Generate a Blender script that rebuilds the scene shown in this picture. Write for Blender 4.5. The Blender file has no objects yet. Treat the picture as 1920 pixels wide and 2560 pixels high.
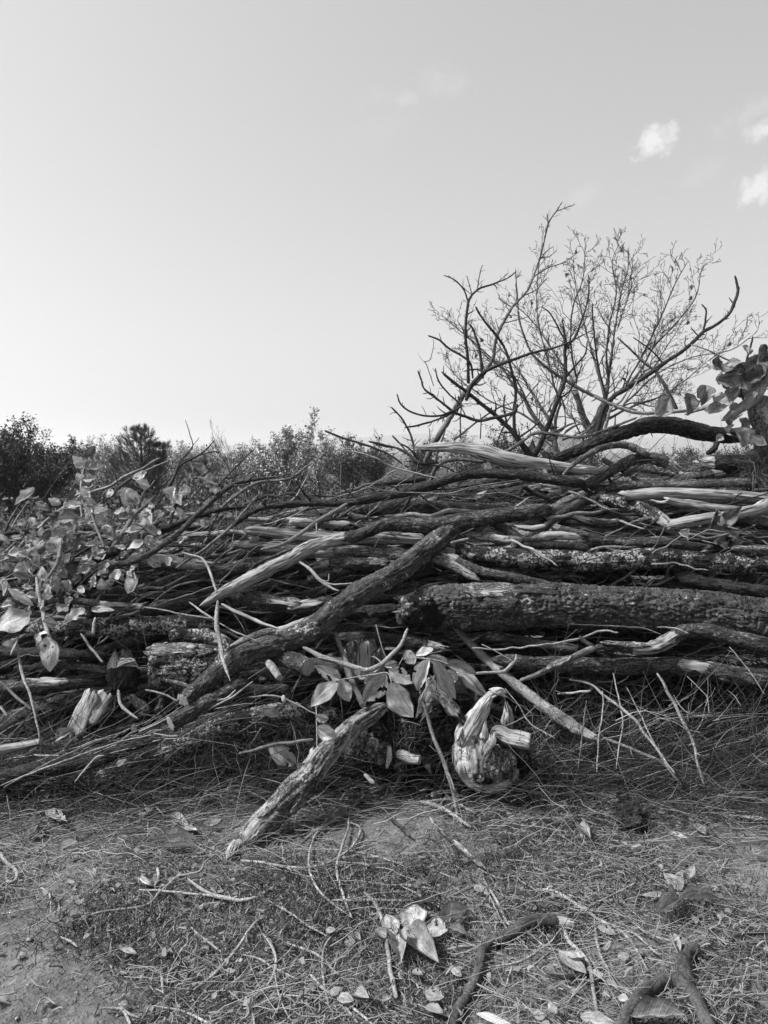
import bpy, math, random
import numpy as np
from mathutils import Vector, Matrix
random.seed(7); rng = np.random.default_rng(7)
SC = bpy.context.scene
COL = SC.collection
R = math.radians
# ------------------------------------------------------------ camera
FPX = 1849.0; PITCH = R(4.64); CAMZ = 1.5
cam = bpy.data.cameras.new('camera'); cam.sensor_fit = 'VERTICAL'; cam.sensor_height = 36; cam.sensor_width = 27
cam.lens = 26.0; cam.clip_start = 0.05; cam.clip_end = 20000
camo = bpy.data.objects.new('camera', cam); COL.objects.link(camo)
camo.location = (0, 0, CAMZ); camo.rotation_euler = (R(90) - PITCH, 0, 0); SC.camera = camo
# ------------------------------------------------------------ world, sun, exposure
SUN_EL, SUN_ROT = R(52), R(-98)
W = bpy.data.worlds.new('World'); SC.world = W; W.use_nodes = True
nt = W.node_tree; nt.nodes.clear()
def N(nt, t, **k):
    n = nt.nodes.new(t)
    for a, b in k.items(): setattr(n, a, b)
    return n
sky = N(nt, 'ShaderNodeTexSky'); sky.sky_type = 'NISHITA'; sky.sun_disc = False
sky.sun_elevation = SUN_EL; sky.sun_rotation = SUN_ROT; sky.air_density = 1.0; sky.dust_density = 2.5; sky.ozone_density = 1.0
# a black and white picture: the sky seen through a blue-green weighting
sep = N(nt, 'ShaderNodeSeparateColor'); nt.links.new(sky.outputs[0], sep.inputs[0])
def wm(op, a, b=None, c=None, clamp=False):
    m = N(nt, 'ShaderNodeMath', operation=op); m.use_clamp = clamp
    for i, v in enumerate((a, b, c)):
        if v is None: continue
        if isinstance(v, (int, float)): m.inputs[i].default_value = v
        else: nt.links.new(v, m.inputs[i])
    return m.outputs[0]
lum = wm('ADD', wm('ADD', wm('MULTIPLY', sep.outputs[0], .30), wm('MULTIPLY', sep.outputs[1], .30)), wm('MULTIPLY', sep.outputs[2], .40))
lum = wm('MULTIPLY', wm('POWER', lum, .66), 1.49)
tc = N(nt, 'ShaderNodeTexCoord')
def vmath(op, a, b):
    m = N(nt, 'ShaderNodeVectorMath', operation=op)
    for i, v in enumerate((a, b)):
        if isinstance(v, tuple): m.inputs[i].default_value = v
        else: nt.links.new(v, m.inputs[i])
    return m
def pxdir(px, py):
    a = (px - 960) / FPX; b = (1280 - py) / FPX
    v = Vector((a, math.cos(PITCH) + b * math.sin(PITCH), -math.sin(PITCH) + b * math.cos(PITCH)))
    return v
cl = None
cn = N(nt, 'ShaderNodeTexNoise'); cn.inputs['Scale'].default_value = 60; cn.inputs['Detail'].default_value = 7; cn.inputs['Roughness'].default_value = .62
nt.links.new(tc.outputs['Generated'], cn.inputs['Vector'])
# the few small clouds: direction, half width and half height in degrees, tilt, opacity
for (px, py, aw, ah, tilt, op) in ((1640, 352, 1.5, 1.15, .4, 1.0), (1908, 322, 1.2, .7, .2, .75), (1893, 476, 1.5, 1.1, .4, .95),
                                  (1455, 490, 1.9, .8, .5, .16), (1110, 205, 2.2, 1.3, -.2, .15), (1020, 248, .9, .7, .3, .2), (930, 243, 1.8, .8, .2, .08),
                                  (1760, 428, 2.0, .9, .4, .12), (1880, 280, 2.4, .9, .4, .2), (955, 325, 3.0, 1.0, .4, .06), (2200, 250, 4, 2, .4, .9), (2330, 520, 3, 1.6, .4, .9), (2120, 640, 2, 1, .4, .6)):
    d = pxdir(px, py).normalized()
    rt = Vector((0, 0, 1)).cross(d).normalized(); up = d.cross(rt)
    a = rt * math.cos(tilt) + up * -math.sin(tilt); b = rt * math.sin(tilt) + up * math.cos(tilt)
    va = vmath('DOT_PRODUCT', tc.outputs['Generated'], tuple(a / math.radians(aw))).outputs['Value']
    vb = vmath('DOT_PRODUCT', tc.outputs['Generated'], tuple(b / math.radians(ah))).outputs['Value']
    vd = vmath('DOT_PRODUCT', tc.outputs['Generated'], tuple(d)).outputs['Value']
    rr = wm('SQRT', wm('ADD', wm('MULTIPLY', va, va), wm('MULTIPLY', vb, vb)))
    body = wm('MULTIPLY', wm('SUBTRACT', wm('ADD', wm('MULTIPLY', wm('SUBTRACT', cn.outputs[0], .5), 3.2), 1.0), rr), 1.15, clamp=True)
    body = wm('MULTIPLY', wm('MULTIPLY', body, op), wm('GREATER_THAN', vd, 0.5))
    cl = body if cl is None else wm('MAXIMUM', cl, body)
SKYK = 0.09
cloudv = 4.3
mix = N(nt, 'ShaderNodeMix', data_type='FLOAT')
nt.links.new(cl, mix.inputs[0]); nt.links.new(lum, mix.inputs[2]); mix.inputs[3].default_value = cloudv
comb = N(nt, 'ShaderNodeCombineColor')
for i in range(3): nt.links.new(mix.outputs[0], comb.inputs[i])
bg = N(nt, 'ShaderNodeBackground'); bg.inputs[1].default_value = SKYK
nt.links.new(comb.outputs[0], bg.inputs[0])
wo = N(nt, 'ShaderNodeOutputWorld'); nt.links.new(bg.outputs[0], wo.inputs[0])
sl = bpy.data.lights.new('sun', 'SUN'); sl.energy = 3.6; sl.angle = R(9); sl.color = (1, 1, 1)
so = bpy.data.objects.new('sun', sl); COL.objects.link(so)
sd = Vector((math.sin(SUN_ROT) * math.cos(SUN_EL), math.cos(SUN_ROT) * math.cos(SUN_EL), math.sin(SUN_EL)))
so.rotation_euler = sd.to_track_quat('Z', 'Y').to_euler(); so.location = sd * 50
SC.view_settings.view_transform = 'Standard'; SC.view_settings.look = 'None'; SC.view_settings.gamma = 1
SC.view_settings.exposure = 1.2; SC.view_settings.use_curve_mapping = False
SC.cycles.max_bounces = 5; SC.cycles.diffuse_bounces = 2; SC.cycles.transparent_max_bounces = 8
SC.cycles.volume_bounces = 1; SC.cycles.caustics_reflective = False; SC.cycles.caustics_refractive = False
# ------------------------------------------------------------ numeric helpers
def _hash(ix, iy, iz, seed):
    h = (ix * 374761393 + iy * 668265263 + iz * 2147483647 + seed * 1274126177) & 0xffffffff
    h = ((h ^ (h >> 13)) * 1274126177) & 0xffffffff
    h = ((h ^ (h >> 16)) * 2246822519) & 0xffffffff
    return ((h ^ (h >> 15)) & 0xffffff) / float(0xffffff)
def vn(p, seed=0):
    p = np.asarray(p, dtype=np.float64)
    i = np.floor(p).astype(np.int64); f = p - i; u = f * f * (3 - 2 * f)
    r = 0
    for dx in (0, 1):
        wx = u[..., 0] if dx else 1 - u[..., 0]
        for dy in (0, 1):
            wy = u[..., 1] if dy else 1 - u[..., 1]
            for dz in (0, 1):
                wz = u[..., 2] if dz else 1 - u[..., 2]
                r = r + wx * wy * wz * _hash(i[..., 0] + dx, i[..., 1] + dy, i[..., 2] + dz, seed)
    return r
def fbm(p, o=3, seed=0):
    r = 0; a = .5
    for k in range(o):
        r = r + a * vn(p * (2 ** k) + 17.3 * k, seed + k); a *= .5
    return r / (1 - .5 ** o)
def sm(a, b, x):
    t = np.clip((x - a) / (b - a), 0, 1); return t * t * (3 - 2 * t)
CAM = np.array([0, 0, CAMZ]); FW = np.array([0, math.cos(PITCH), -math.sin(PITCH)]); UP = np.array([0, math.sin(PITCH), math.cos(PITCH)])
def ray(px, py):
    return FW + np.array([(px - 960) / FPX, 0, 0]) + UP * (1280 - py) / FPX
def P(px, py, Y):
    d = ray(px, py); return CAM + d * (Y / d[1])
def project(p):
    v = np.asarray(p) - CAM; z = v @ FW
    return 960 + FPX * v[0] / z, 1280 - FPX * (v @ UP) / z
REG = dict(A=(900, 480, .61483), B=(0, 980, .42194), C=(600, 980, .42194), D=(1220, 980, .42194), E=(0, 1450, .42194), F=(600, 1450, .42194),
           G=(1220, 1450, .42194), H=(0, 1900, .42194), I=(600, 1900, .42194), J=(1220, 1900, .42194), K=(1050, 1550, .2261), L=(540, 1700, .27727), O=(0, 0, 1.15732))
def DY(py): return float(np.interp(py, [400, 980, 1120, 1200, 1350, 1500, 1650, 1800, 1980], [4.3, 4.3, 4.2, 4.1, 3.85, 3.65, 3.45, 3.3, 3.12]))
# ground height
def gz(x, y):
    x = np.asarray(x, float); y = np.asarray(y, float)
    q = np.stack([x, y, x * 0], -1)
    near = np.clip(1.4 - np.hypot(x, y - 2.5) / 8, 0, 1)
    h = near * (.045 * (fbm(q * 1.6, 2, 3) - .5) + .02 * (fbm(q * 7, 2, 5) - .5))
    h = h + .035 * np.exp(-(((x - .1) / .32) ** 2 + ((y - 2.78) / .22) ** 2))
    far = sm(10, 60, y)
    return h + far * 1.2 * (fbm(q * .03, 2, 9) - .5)
def gz1(x, y): return float(gz(np.array([x]), np.array([y]))[0])
def PG(px, py, h=0.0):
    d = ray(px, py); z = h
    for _ in range(4):
        t = (z - CAMZ) / d[2]; p = CAM + d * t
        z = gz1(p[0], p[1]) + h
    return p
# ------------------------------------------------------------ meshes and objects
def mesh_np(name, V, Q=None, T=None, attrs=None, smooth=True):
    me = bpy.data.meshes.new(name)
    V = np.asarray(V, np.float32); nq = 0 if Q is None else len(Q); ntr = 0 if T is None else len(T)
    me.vertices.add(len(V)); me.vertices.foreach_set('co', V.ravel())
    li = []
    if nq: li.append(np.asarray(Q, np.int32).ravel())
    if ntr: li.append(np.asarray(T, np.int32).ravel())
    li = np.concatenate(li)
    me.loops.add(len(li)); me.loops.foreach_set('vertex_index', li)
    me.polygons.add(nq + ntr)
    st = np.concatenate([np.arange(nq) * 4, nq * 4 + np.arange(ntr) * 3]).astype(np.int32)
    me.polygons.foreach_set('loop_start', st)
    if smooth: me.polygons.foreach_set('use_smooth', np.ones(nq + ntr, bool))
    me.update(calc_edges=True)
    for k, (typ, a) in (attrs or {}).items():
        at = me.attributes.new(k, typ, 'POINT')
        at.data.foreach_set('vector' if typ == 'FLOAT_VECTOR' else 'value', np.asarray(a, np.float32).ravel())
    return me
def link(name, me, mat=None, parent=None):
    o = bpy.data.objects.new(name, me); COL.objects.link(o)
    if mat is not None and len(me.materials) == 0: me.materials.append(mat)
    if parent is not None: o.parent = parent
    return o
USED = {}
def tag(o, label, cat, group=None):
    o['label'] = label; o['category'] = cat; USED[label] = USED.get(label, 0) + 1
    if group: o['group'] = group
    return o
def kind(o, k): o['kind'] = k; return o
def empty(name, loc=(0, 0, 0)):
    o = bpy.data.objects.new(name, None); COL.objects.link(o); o.location = loc; o.empty_display_size = .1; return o
def hang(o, parent):     # parent keeping world placement; parents here carry only a location
    o.parent = parent; o.location = Vector(o.location) - Vector(parent.location)
# ------------------------------------------------------------ materials (all grey: the photograph is black and white)
class MB:
    def __init__(s, name, rough=.85, spec=.25):
        s.m = bpy.data.materials.new(name); s.m.use_nodes = True; s.t = s.m.node_tree; s.t.nodes.clear()
        s.b = N(s.t, 'ShaderNodeBsdfPrincipled'); s.b.inputs['Roughness'].default_value = rough
        s.b.inputs['Specular IOR Level'].default_value = spec
        s.o = N(s.t, 'ShaderNodeOutputMaterial'); s.t.links.new(s.b.outputs[0], s.o.inputs[0])
    def L(s, a, b): s.t.links.new(a, b)
    def put(s, sock, v):
        if isinstance(v, (int, float)): sock.default_value = v
        elif isinstance(v, tuple): sock.default_value = v
        else: s.L(v, sock)
    def attr(s, n, vec=False):
        a = N(s.t, 'ShaderNodeAttribute', attribute_name=n); return a.outputs['Vector' if vec else 'Fac']
    def coord(s, k='Object'): return N(s.t, 'ShaderNodeTexCoord').outputs[k]
    def mul(s, v, sc):
        m = N(s.t, 'ShaderNodeVectorMath', operation='MULTIPLY'); s.L(v, m.inputs[0]); m.inputs[1].default_value = sc; return m.outputs[0]
    def noise(s, v, scale, det=4, rough=.6, dist=0):
        n = N(s.t, 'ShaderNodeTexNoise'); s.L(v, n.inputs['Vector']); n.inputs['Scale'].default_value = scale
        n.inputs['Detail'].default_value = det; n.inputs['Roughness'].default_value = rough; n.inputs['Distortion'].default_value = dist; return n.outputs[0]
    def vor(s, v, scale, feat='DISTANCE_TO_EDGE', out='Distance'):
        n = N(s.t, 'ShaderNodeTexVoronoi', feature=feat); s.L(v, n.inputs['Vector']); n.inputs['Scale'].default_value = scale; return n.outputs[out]
    def math(s, op, a, b=0.0, clamp=False):
        m = N(s.t, 'ShaderNodeMath', operation=op); m.use_clamp = clamp; s.put(m.inputs[0], a); s.put(m.inputs[1], b); return m.outputs[0]
    def ramp(s, f, lo, hi, a=0.0, b=1.0):
        m = N(s.t, 'ShaderNodeMapRange'); m.interpolation_type = 'SMOOTHSTEP'; s.put(m.inputs[0], f)
        m.inputs[1].default_value = lo; m.inputs[2].default_value = hi; s.put(m.inputs[3], a); s.put(m.inputs[4], b); return m.outputs[0]
    def mix(s, f, a, b):
        m = N(s.t, 'ShaderNodeMix', data_type='FLOAT'); s.put(m.inputs[0], f); s.put(m.inputs[2], a); s.put(m.inputs[3], b); return m.outputs[0]
    def color(s, v):
        c = N(s.t, 'ShaderNodeCombineColor')
        for i in range(3): s.put(c.inputs[i], v)
        s.L(c.outputs[0], s.b.inputs['Base Color']); s.cc = c.outputs[0]
    def bump(s, h, dist, strength=1.0):
        b = N(s.t, 'ShaderNodeBump'); s.L(h, b.inputs['Height']); b.inputs['Distance'].default_value = dist; b.inputs['Strength'].default_value = strength
        s.L(b.outputs[0], s.b.inputs['Normal']); s.bo = b.outputs[0]
def bark(name, dark, light, crack=40, cw=.12, lichen=0.0, peel=0.0, wood=(.2, .42), bump=.006, str_=.4, smoothb=False, plates=0):
    m = MB(name); v = m.attr('bk', True)
    vs = m.mul(v, (1, 1, str_))
    n1 = m.noise(vs, 22, 5, .65); n2 = m.noise(v, 140, 4, .7)
    wv = N(m.t, 'ShaderNodeVectorMath', operation='ADD'); m.L(vs, wv.inputs[0])
    nc = N(m.t, 'ShaderNodeTexNoise'); m.L(vs, nc.inputs['Vector']); nc.inputs['Scale'].default_value = 30; nc.inputs['Detail'].default_value = 3
    sc = N(m.t, 'ShaderNodeVectorMath', operation='SCALE'); m.L(nc.outputs['Color'], sc.inputs[0]); sc.inputs['Scale'].default_value = .03
    m.L(sc.outputs[0], wv.inputs[1])
    ra = m.ramp(m.math('ABSOLUTE', m.math('SUBTRACT', m.noise(vs, crack * 1.25, 3, .6, .6), .5)), 0, cw * .5)
    rb = m.ramp(m.math('ABSOLUTE', m.math('SUBTRACT', m.noise(wv.outputs[0], crack * 3.1, 3, .65), .5)), 0, cw * .45)
    cr = m.math('MULTIPLY', m.mix(.12, ra, 1.0), m.mix(.25, rb, 1.0))
    if plates: cr = m.math('MULTIPLY', cr, m.mix(.35, m.ramp(m.vor(wv.outputs[0], plates), 0, .18), 1.0))
    base = m.mix(m.ramp(n1, .3, .7), dark, light)
    base = m.math('MULTIPLY', base, m.ramp(n2, .25, .75, .45, 1.6))
    if smoothb:
        len_ = m.noise(m.mul(v, (1, 1, 2.6)), 90, 2, .5)
        base = m.math('MULTIPLY', base, m.ramp(len_, .6, .68, 1.0, .4)); h = m.math('ADD', m.math('MULTIPLY', n2, .35), m.math('MULTIPLY', n1, .65))
        base = m.math('MULTIPLY', base, m.mix(m.ramp(cr, 0, 1), .55, 1.0))
    else:
        base = m.math('MULTIPLY', base, m.mix(cr, .14, 1.0))
        h = m.math('ADD', m.math('ADD', m.math('MULTIPLY', cr, .8), m.math('MULTIPLY', n1, .8)), m.math('MULTIPLY', n2, .35))
    if lichen:
        ln = m.noise(v, 13, 6, .72); lf = m.noise(v, 95, 3, .7)
        lm = m.math('MULTIPLY', m.ramp(ln, .60 - lichen * .12, .63 - lichen * .12), m.ramp(lf, .44, .5))
        base = m.mix(lm, base, m.ramp(lf, .5, .8, .3, .48)); h = m.math('ADD', h, m.math('MULTIPLY', lm, .7))
    # bare wood under the bark
    g = m.noise(m.mul(v, (1, 1, .045)), 240, 5, .65); g2 = m.noise(m.mul(v, (1, 1, .2)), 28, 4, .6)
    wc = m.mix(m.ramp(g, .3, .7), wood[0], wood[1]); wc = m.math('MULTIPLY', wc, m.ramp(g2, .3, .65, .55, 1.1))
    crk = m.noise(m.mul(v, (1, 1, .06)), 70, 3, .6); wc = m.math('MULTIPLY', wc, m.ramp(crk, .36, .43, .16, 1.0))
    ex = m.math('ADD', m.attr('ex'), m.math('MULTIPLY', m.math('SUBTRACT', m.noise(vs, 16, 5, .62), .5), 1.3))
    exm = m.ramp(ex, .5 - peel * .5, .54 - peel * .5)
    m.color(m.math('MINIMUM', m.mix(exm, base, wc), .6))
    hw = m.math('ADD', m.math('MULTIPLY', g, .45), m.math('MULTIPLY', m.ramp(crk, .34, .44), .7))
    m.bump(m.mix(exm, h, m.math('SUBTRACT', hw, .35)), bump); return m.m
M = {}
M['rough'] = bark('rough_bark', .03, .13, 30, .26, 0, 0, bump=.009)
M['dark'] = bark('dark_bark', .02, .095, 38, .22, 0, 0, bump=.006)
M['scaly'] = bark('scaly_bark', .06, .34, 48, .28, .25, .0, bump=.010, str_=.5, plates=120)
M['grey'] = bark('grey_bark', .06, .18, 40, .08, .15, .1, bump=.004)
M['peel'] = bark('peeling_bark', .04, .16, 30, .2, 0, .42, wood=(.14, .34), bump=.006)
M['smooth'] = bark('smooth_pale_bark', .12, .26, 30, .03, 0, .1, bump=.0025, smoothb=True)
M['smooth_dark'] = bark('smooth_dark_bark', .05, .16, 40, .05, 0, .08, bump=.0025, smoothb=True)
M['ground_bark'] = bark('damp_dark_bark', .025, .085, 34, .08, 0, .05, bump=.003, smoothb=True)
M['black'] = bark('thin_dark_bark', .012, .04, 60, .04, 0, 0, bump=.001, smoothb=True)
M['lichen'] = bark('lichen_bark', .02, .10, 36, .24, 1.0, 0, bump=.009)
M['wood'] = bark('bare_weathered_wood', .10, .2, 30, .1, 0, .95, wood=(.14, .38), bump=.005)
M['palewood'] = bark('pale_bare_wood', .13, .25, 30, .1, 0, 1.5, wood=(.17, .36), bump=.004)
M['straw'] = bark('dry_stem_skin', .15, .30, 40, .03, 0, 0, bump=.001, smoothb=True)
M['rot'] = bark('rotten_bark', .012, .06, 60, .2, .15, .1, wood=(.06, .2), bump=.014)
def endgrain():
    m = MB('sawn_end_grain'); v = m.attr('bk', True)
    sp = N(m.t, 'ShaderNodeSeparateXYZ'); m.L(v, sp.inputs[0])
    r = m.math('SQRT', m.math('ADD', m.math('MULTIPLY', sp.outputs[0], sp.outputs[0]), m.math('MULTIPLY', sp.outputs[1], sp.outputs[1])))
    nn = m.noise(v, 40, 3); rr = m.math('ADD', r, m.math('MULTIPLY', nn, .004))
    rings = m.math('SINE', m.math('MULTIPLY', rr, 1900))
    sw = m.noise(m.mul(v, (1, .12, 1)), 160, 3)
    c = m.math('MULTIPLY', m.ramp(rings, -1, 1, .2, .32), m.ramp(sw, .3, .7, .6, 1.15))
    m.color(c); m.bump(m.math('ADD', sw, m.math('MULTIPLY', rings, .1)), .002); return m.m
M['end'] = endgrain()
def strand(name, lo, hi, rough=.7):
    m = MB(name, rough); t = m.attr('tone'); m.color(m.ramp(t, 0, 1, lo, hi)); return m.m
M['litter'] = strand('litter_bits', .012, .19)
M['stem'] = strand('dry_stems', .02, .30)
M['darkstem'] = strand('dark_twigs', .012, .16)  # dark twig tone, varied at random from strand to strand
M['scrap'] = strand('leaf_scrap_skin', .03, .19, .95)
M['shade_chip'] = strand('shade_dark_chips', .006, .04, .95)  # near-black: the deep shade under the pile put into the chip colour
M['meadow'] = strand('meadow_grass', .02, .13)
M['farleaf'] = strand('shrub_leaves', .025, .09)
M['paleleaf'] = strand('pale_autumn_leaves', .18, .46)
M['greytwig'] = strand('grey_shrub_twigs', .07, .18)
M['needle'] = strand('pine_needles', .035, .12)
M['fartwig'] = strand('tree_twigs', .015, .055)
M['treebark'] = strand('walnut_bark', .09, .22)
def leafmat(name, lo, hi):
    m = MB(name, .75, .15); uv = m.attr('lf', True)
    sp = N(m.t, 'ShaderNodeSeparateXYZ'); m.L(uv, sp.inputs[0]); x, y = sp.outputs[0], sp.outputs[1]
    ax = m.math('ABSOLUTE', x)
    rnd = N(m.t, 'ShaderNodeObjectInfo').outputs['Random']
    off = N(m.t, 'ShaderNodeCombineXYZ'); m.put(off.inputs[2], m.math('MULTIPLY', rnd, 40)); 
    ad = N(m.t, 'ShaderNodeVectorMath', operation='ADD'); m.L(uv, ad.inputs[0]); m.L(off.outputs[0], ad.inputs[1]); pv = ad.outputs[0]
    n = m.noise(pv, 3.2, 5, .65); n2 = m.noise(pv, 16, 3, .7)
    base = m.mix(m.ramp(n, .3, .7), lo, hi); base = m.math('MULTIPLY', base, m.ramp(rnd, 0, 1, .7, 1.15))
    fr = m.math('FRACT', m.math('SUBTRACT', m.math('MULTIPLY', y, 9.0), m.math('MULTIPLY', ax, 1.6)))
    vein = m.math('MULTIPLY', m.ramp(m.math('ABSOLUTE', m.math('SUBTRACT', fr, .5)), .0, .12, 1, 0), .6)
    mid = m.ramp(ax, .02, .07, 1, 0); vv = m.math('MAXIMUM', vein, mid)
    base = m.mix(m.math('MULTIPLY', vv, .45), base, hi * 1.25)
    spots = m.ramp(n2, .58, .66); base = m.math('MULTIPLY', base, m.mix(spots, 1.0, .35)); base = m.math('MULTIPLY', base, m.ramp(m.noise(pv, 1.4, 4, .7), .38, .6, .68, 1.1)); base = m.math('MULTIPLY', base, m.mix(m.ramp(m.math('ADD', ax, m.math('MULTIPLY', n, .5)), 1.05, 1.25), 1.0, .5))
    m.color(base); m.bump(m.math('ADD', m.math('MULTIPLY', vv, .6), m.math('MULTIPLY', n, .7)), .0025)
    tr = N(m.t, 'ShaderNodeBsdfTranslucent'); m.L(m.cc, tr.inputs[0]); ms = N(m.t, 'ShaderNodeMixShader'); ms.inputs[0].default_value = .25
    m.L(m.b.outputs[0], ms.inputs[1]); m.L(tr.outputs[0], ms.inputs[2]); m.L(ms.outputs[0], m.o.inputs[0]); return m.m
M['leaf'] = leafmat('pale_dry_leaf', .36, .60)
M['leafdark'] = leafmat('dark_dry_leaf', .08, .22)
M['leafmid'] = leafmat('mid_dry_leaf', .22, .46)
# ------------------------------------------------------------ tube = one piece of branch
def resample(pts, rad, step):
    pts = np.asarray(pts, float); rad = np.asarray(rad, float)
    if len(pts) == 2:
        pts = np.stack([pts[0], (pts[0] + pts[1]) / 2, pts[1]]); rad = np.array([rad[0], (rad[0] + rad[1]) / 2, rad[1]])
    a = np.vstack([2 * pts[0] - pts[1], pts, 2 * pts[-1] - pts[-2]])
    out = []; ro = []
    for i in range(len(pts) - 1):
        p0, p1, p2, p3 = a[i:i + 4]; n = max(2, int(np.linalg.norm(p2 - p1) / step))
        t = np.linspace(0, 1, n, endpoint=False)[:, None]
        out.append(.5 * ((2 * p1) + (-p0 + p2) * t + (2 * p0 - 5 * p1 + 4 * p2 - p3) * t ** 2 + (-p0 + 3 * p1 - 3 * p2 + p3) * t ** 3))
        s = t[:, 0]; s = s * s * (3 - 2 * s); ro.append(rad[i] * (1 - s) + rad[i + 1] * s)
    out.append(pts[-1:]); ro.append(rad[-1:])
    return np.concatenate(out), np.concatenate(ro)
def frames(C):
    T = np.gradient(C, axis=0); T /= np.linalg.norm(T, axis=1)[:, None] + 1e-9
    m = np.abs(T).mean(0); ref = np.zeros(3); ref[int(np.argmin(m))] = 1
    A = np.cross(T, ref); A /= np.linalg.norm(A, axis=1)[:, None] + 1e-9
    return T, A, np.cross(T, A)
NSEED = [100]
def tube(pts, rad, step=None, ring=None, e0='taper', e1='taper', amp=None, wob=.35, ex=(), flute=0, seed=None, maxring=96, grain=False):
    if seed is None: NSEED[0] += 1; seed = NSEED[0]
    rad = np.asarray(rad, float); rm = rad.max()
    if step is None: step = float(np.clip(rm * .28, .005, .012))
    if ring is None: ring = int(np.clip(2 * math.pi * rm / .0048, 5, maxring))
    C, r = resample(pts, rad, step); n = len(C)
    seg = np.linalg.norm(np.diff(C, axis=0), axis=1); S = np.concatenate([[0], np.cumsum(seg)])
    off = np.array([seed * 3.17 % 50, seed * 1.31 % 50, seed * 2.3 % 50])
    k = 1 / max(.03, rm * 7)
    fade = np.minimum(1, np.minimum(S, S[-1] - S) / (rm * 4 + 1e-6))
    W3 = np.stack([vn(np.stack([S * k, S * 0 + 7 * j, S * 0], -1), seed + j) - .5 for j in range(3)], -1)
    C = C + W3 * (wob * 2 * r * fade)[:, None]
    T, A, B = frames(C)
    th = np.linspace(0, 2 * math.pi, ring, endpoint=False)
    ct, st = np.cos(th)[None, :], np.sin(th)[None, :]
    bk = np.stack([r[:, None] * ct, r[:, None] * st, np.broadcast_to(S[:, None], (n, ring))], -1) + off
    if amp is None: amp = min(.012, rm * .13)
    big = vn(bk * np.array([1, 1, .5]) * (1.2 / rm), seed) - .5
    rr = r[:, None] * (1 + .22 * big)
    if rm > .008:
        n1 = vn(bk * np.array([75, 75, 4 if grain else 34]), seed + 1); n2 = vn(bk * np.array([170, 170, 8 if grain else 90]), seed + 2)
        fis = sm(0, .3, np.abs(2 * n1 - 1))
        rr = rr + amp * (1.1 * (fis - .7) + .8 * (n2 - .5))
    if flute: 
        fl = vn(bk * np.array([1, 1, .06]) * (flute / rm), seed + 4); rr = rr + rm * .30 / max(1, flute ** .6) * (sm(.2, .5, fl) - .7)
    ax = np.zeros((n, ring)); E = np.zeros((n, ring))
    for (a, b, v) in ex:
        t = (S / S[-1])[:, None]; E = np.maximum(E, v * sm(a - .04, a, t) * (1 - sm(b, b + .16, t)) + 0 * E)
    for end, d in ((e0, S), (e1, S[-1] - S)):
        sg = -1 if d is S else 1
        if end == 'taper':
            f = np.clip(d / (rm * 1.6), 0, 1); f = np.sqrt(1 - (1 - f) ** 2); rr = rr * (.12 + .88 * f)[:, None]
        elif end == 'broken':
            L = min(rm * 3.2, .10); f = np.clip(1 - d / L, 0, 1)[:, None]
            jag = vn(np.stack([ct[0] * 2.6, st[0] * 2.6, st[0] * 0 + seed], -1), seed + 5)[None, :] + .6 * vn(np.stack([ct[0] * 9, st[0] * 9, st[0] * 0 + seed], -1), seed + 6)[None, :]
            ax = ax + sg * f ** 1.5 * (jag - .8) * min(rm * 2.4, .07); rr = rr * (1 - .3 * f * jag); E = np.maximum(E, sm(.12, .5, f) * 1.1 + 0 * E)
    X = C[:, None, :] + A[:, None, :] * (rr * ct)[..., None] + B[:, None, :] * (rr * st)[..., None] + T[:, None, :] * ax[..., None]
    V = X.reshape(-1, 3); idx = np.arange(n * ring).reshape(n, ring); j = np.roll(np.arange(ring), -1)
    Q = np.stack([idx[:-1], idx[:-1][:, j], idx[1:][:, j], idx[1:]], -1).reshape(-1, 4)
    bkf = bk.reshape(-1, 3); Ef = E.reshape(-1)
    caps = []
    for row, flip in ((0, 1), (n - 1, 0)):
        ci = len(V); inn = (e0 if row == 0 else e1) == 'broken'
        c = X[row].mean(0) + (T[row] * (r[row] * .8) * (1 if row == 0 else -1) if inn else 0)
        V = np.vstack([V, c]); bkf = np.vstack([bkf, C[row] * 0 + off + np.array([0, 0, S[row]])]); Ef = np.append(Ef, Ef[row * ring])
        a, b = idx[row], idx[row][j]
        caps.append(np.stack([a if not flip else b, b if not flip else a, np.full(ring, ci)], -1))
    info = dict(C=C, r=r, T=T, A=A, B=B, rr=rr, X=X, S=S)
    return V, Q, np.concatenate(caps), bkf, Ef, info
def add_tube(name, parent, mat, pts, rad, **k):
    if mat in ('wood', 'palewood', 'bleach'): k.setdefault('grain', True)
    V, Q, T, bk, E, info = tube(pts, rad, **k)
    org = Vector(V.mean(0)) if parent is None else Vector((0, 0, 0))
    base = np.array(org) if parent is None else np.array(root_loc(parent))
    me = mesh_np(name, V - base, Q, T, {'bk': ('FLOAT_VECTOR', bk), 'ex': ('FLOAT', E)})
    o = link(name, me, M[mat], parent)
    if parent is None: o.location = org
    rt = parent or o
    for end, row, sg in ((k.get('e0'), 0, -1), (k.get('e1'), -1, 1)):
        if end == 'cut': cut_end(rt, info, row, sg)
    return o, info
def root_loc(o):
    l = Vector(o.location)
    while o.parent: o = o.parent; l += Vector(o.location)
    return l
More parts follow.
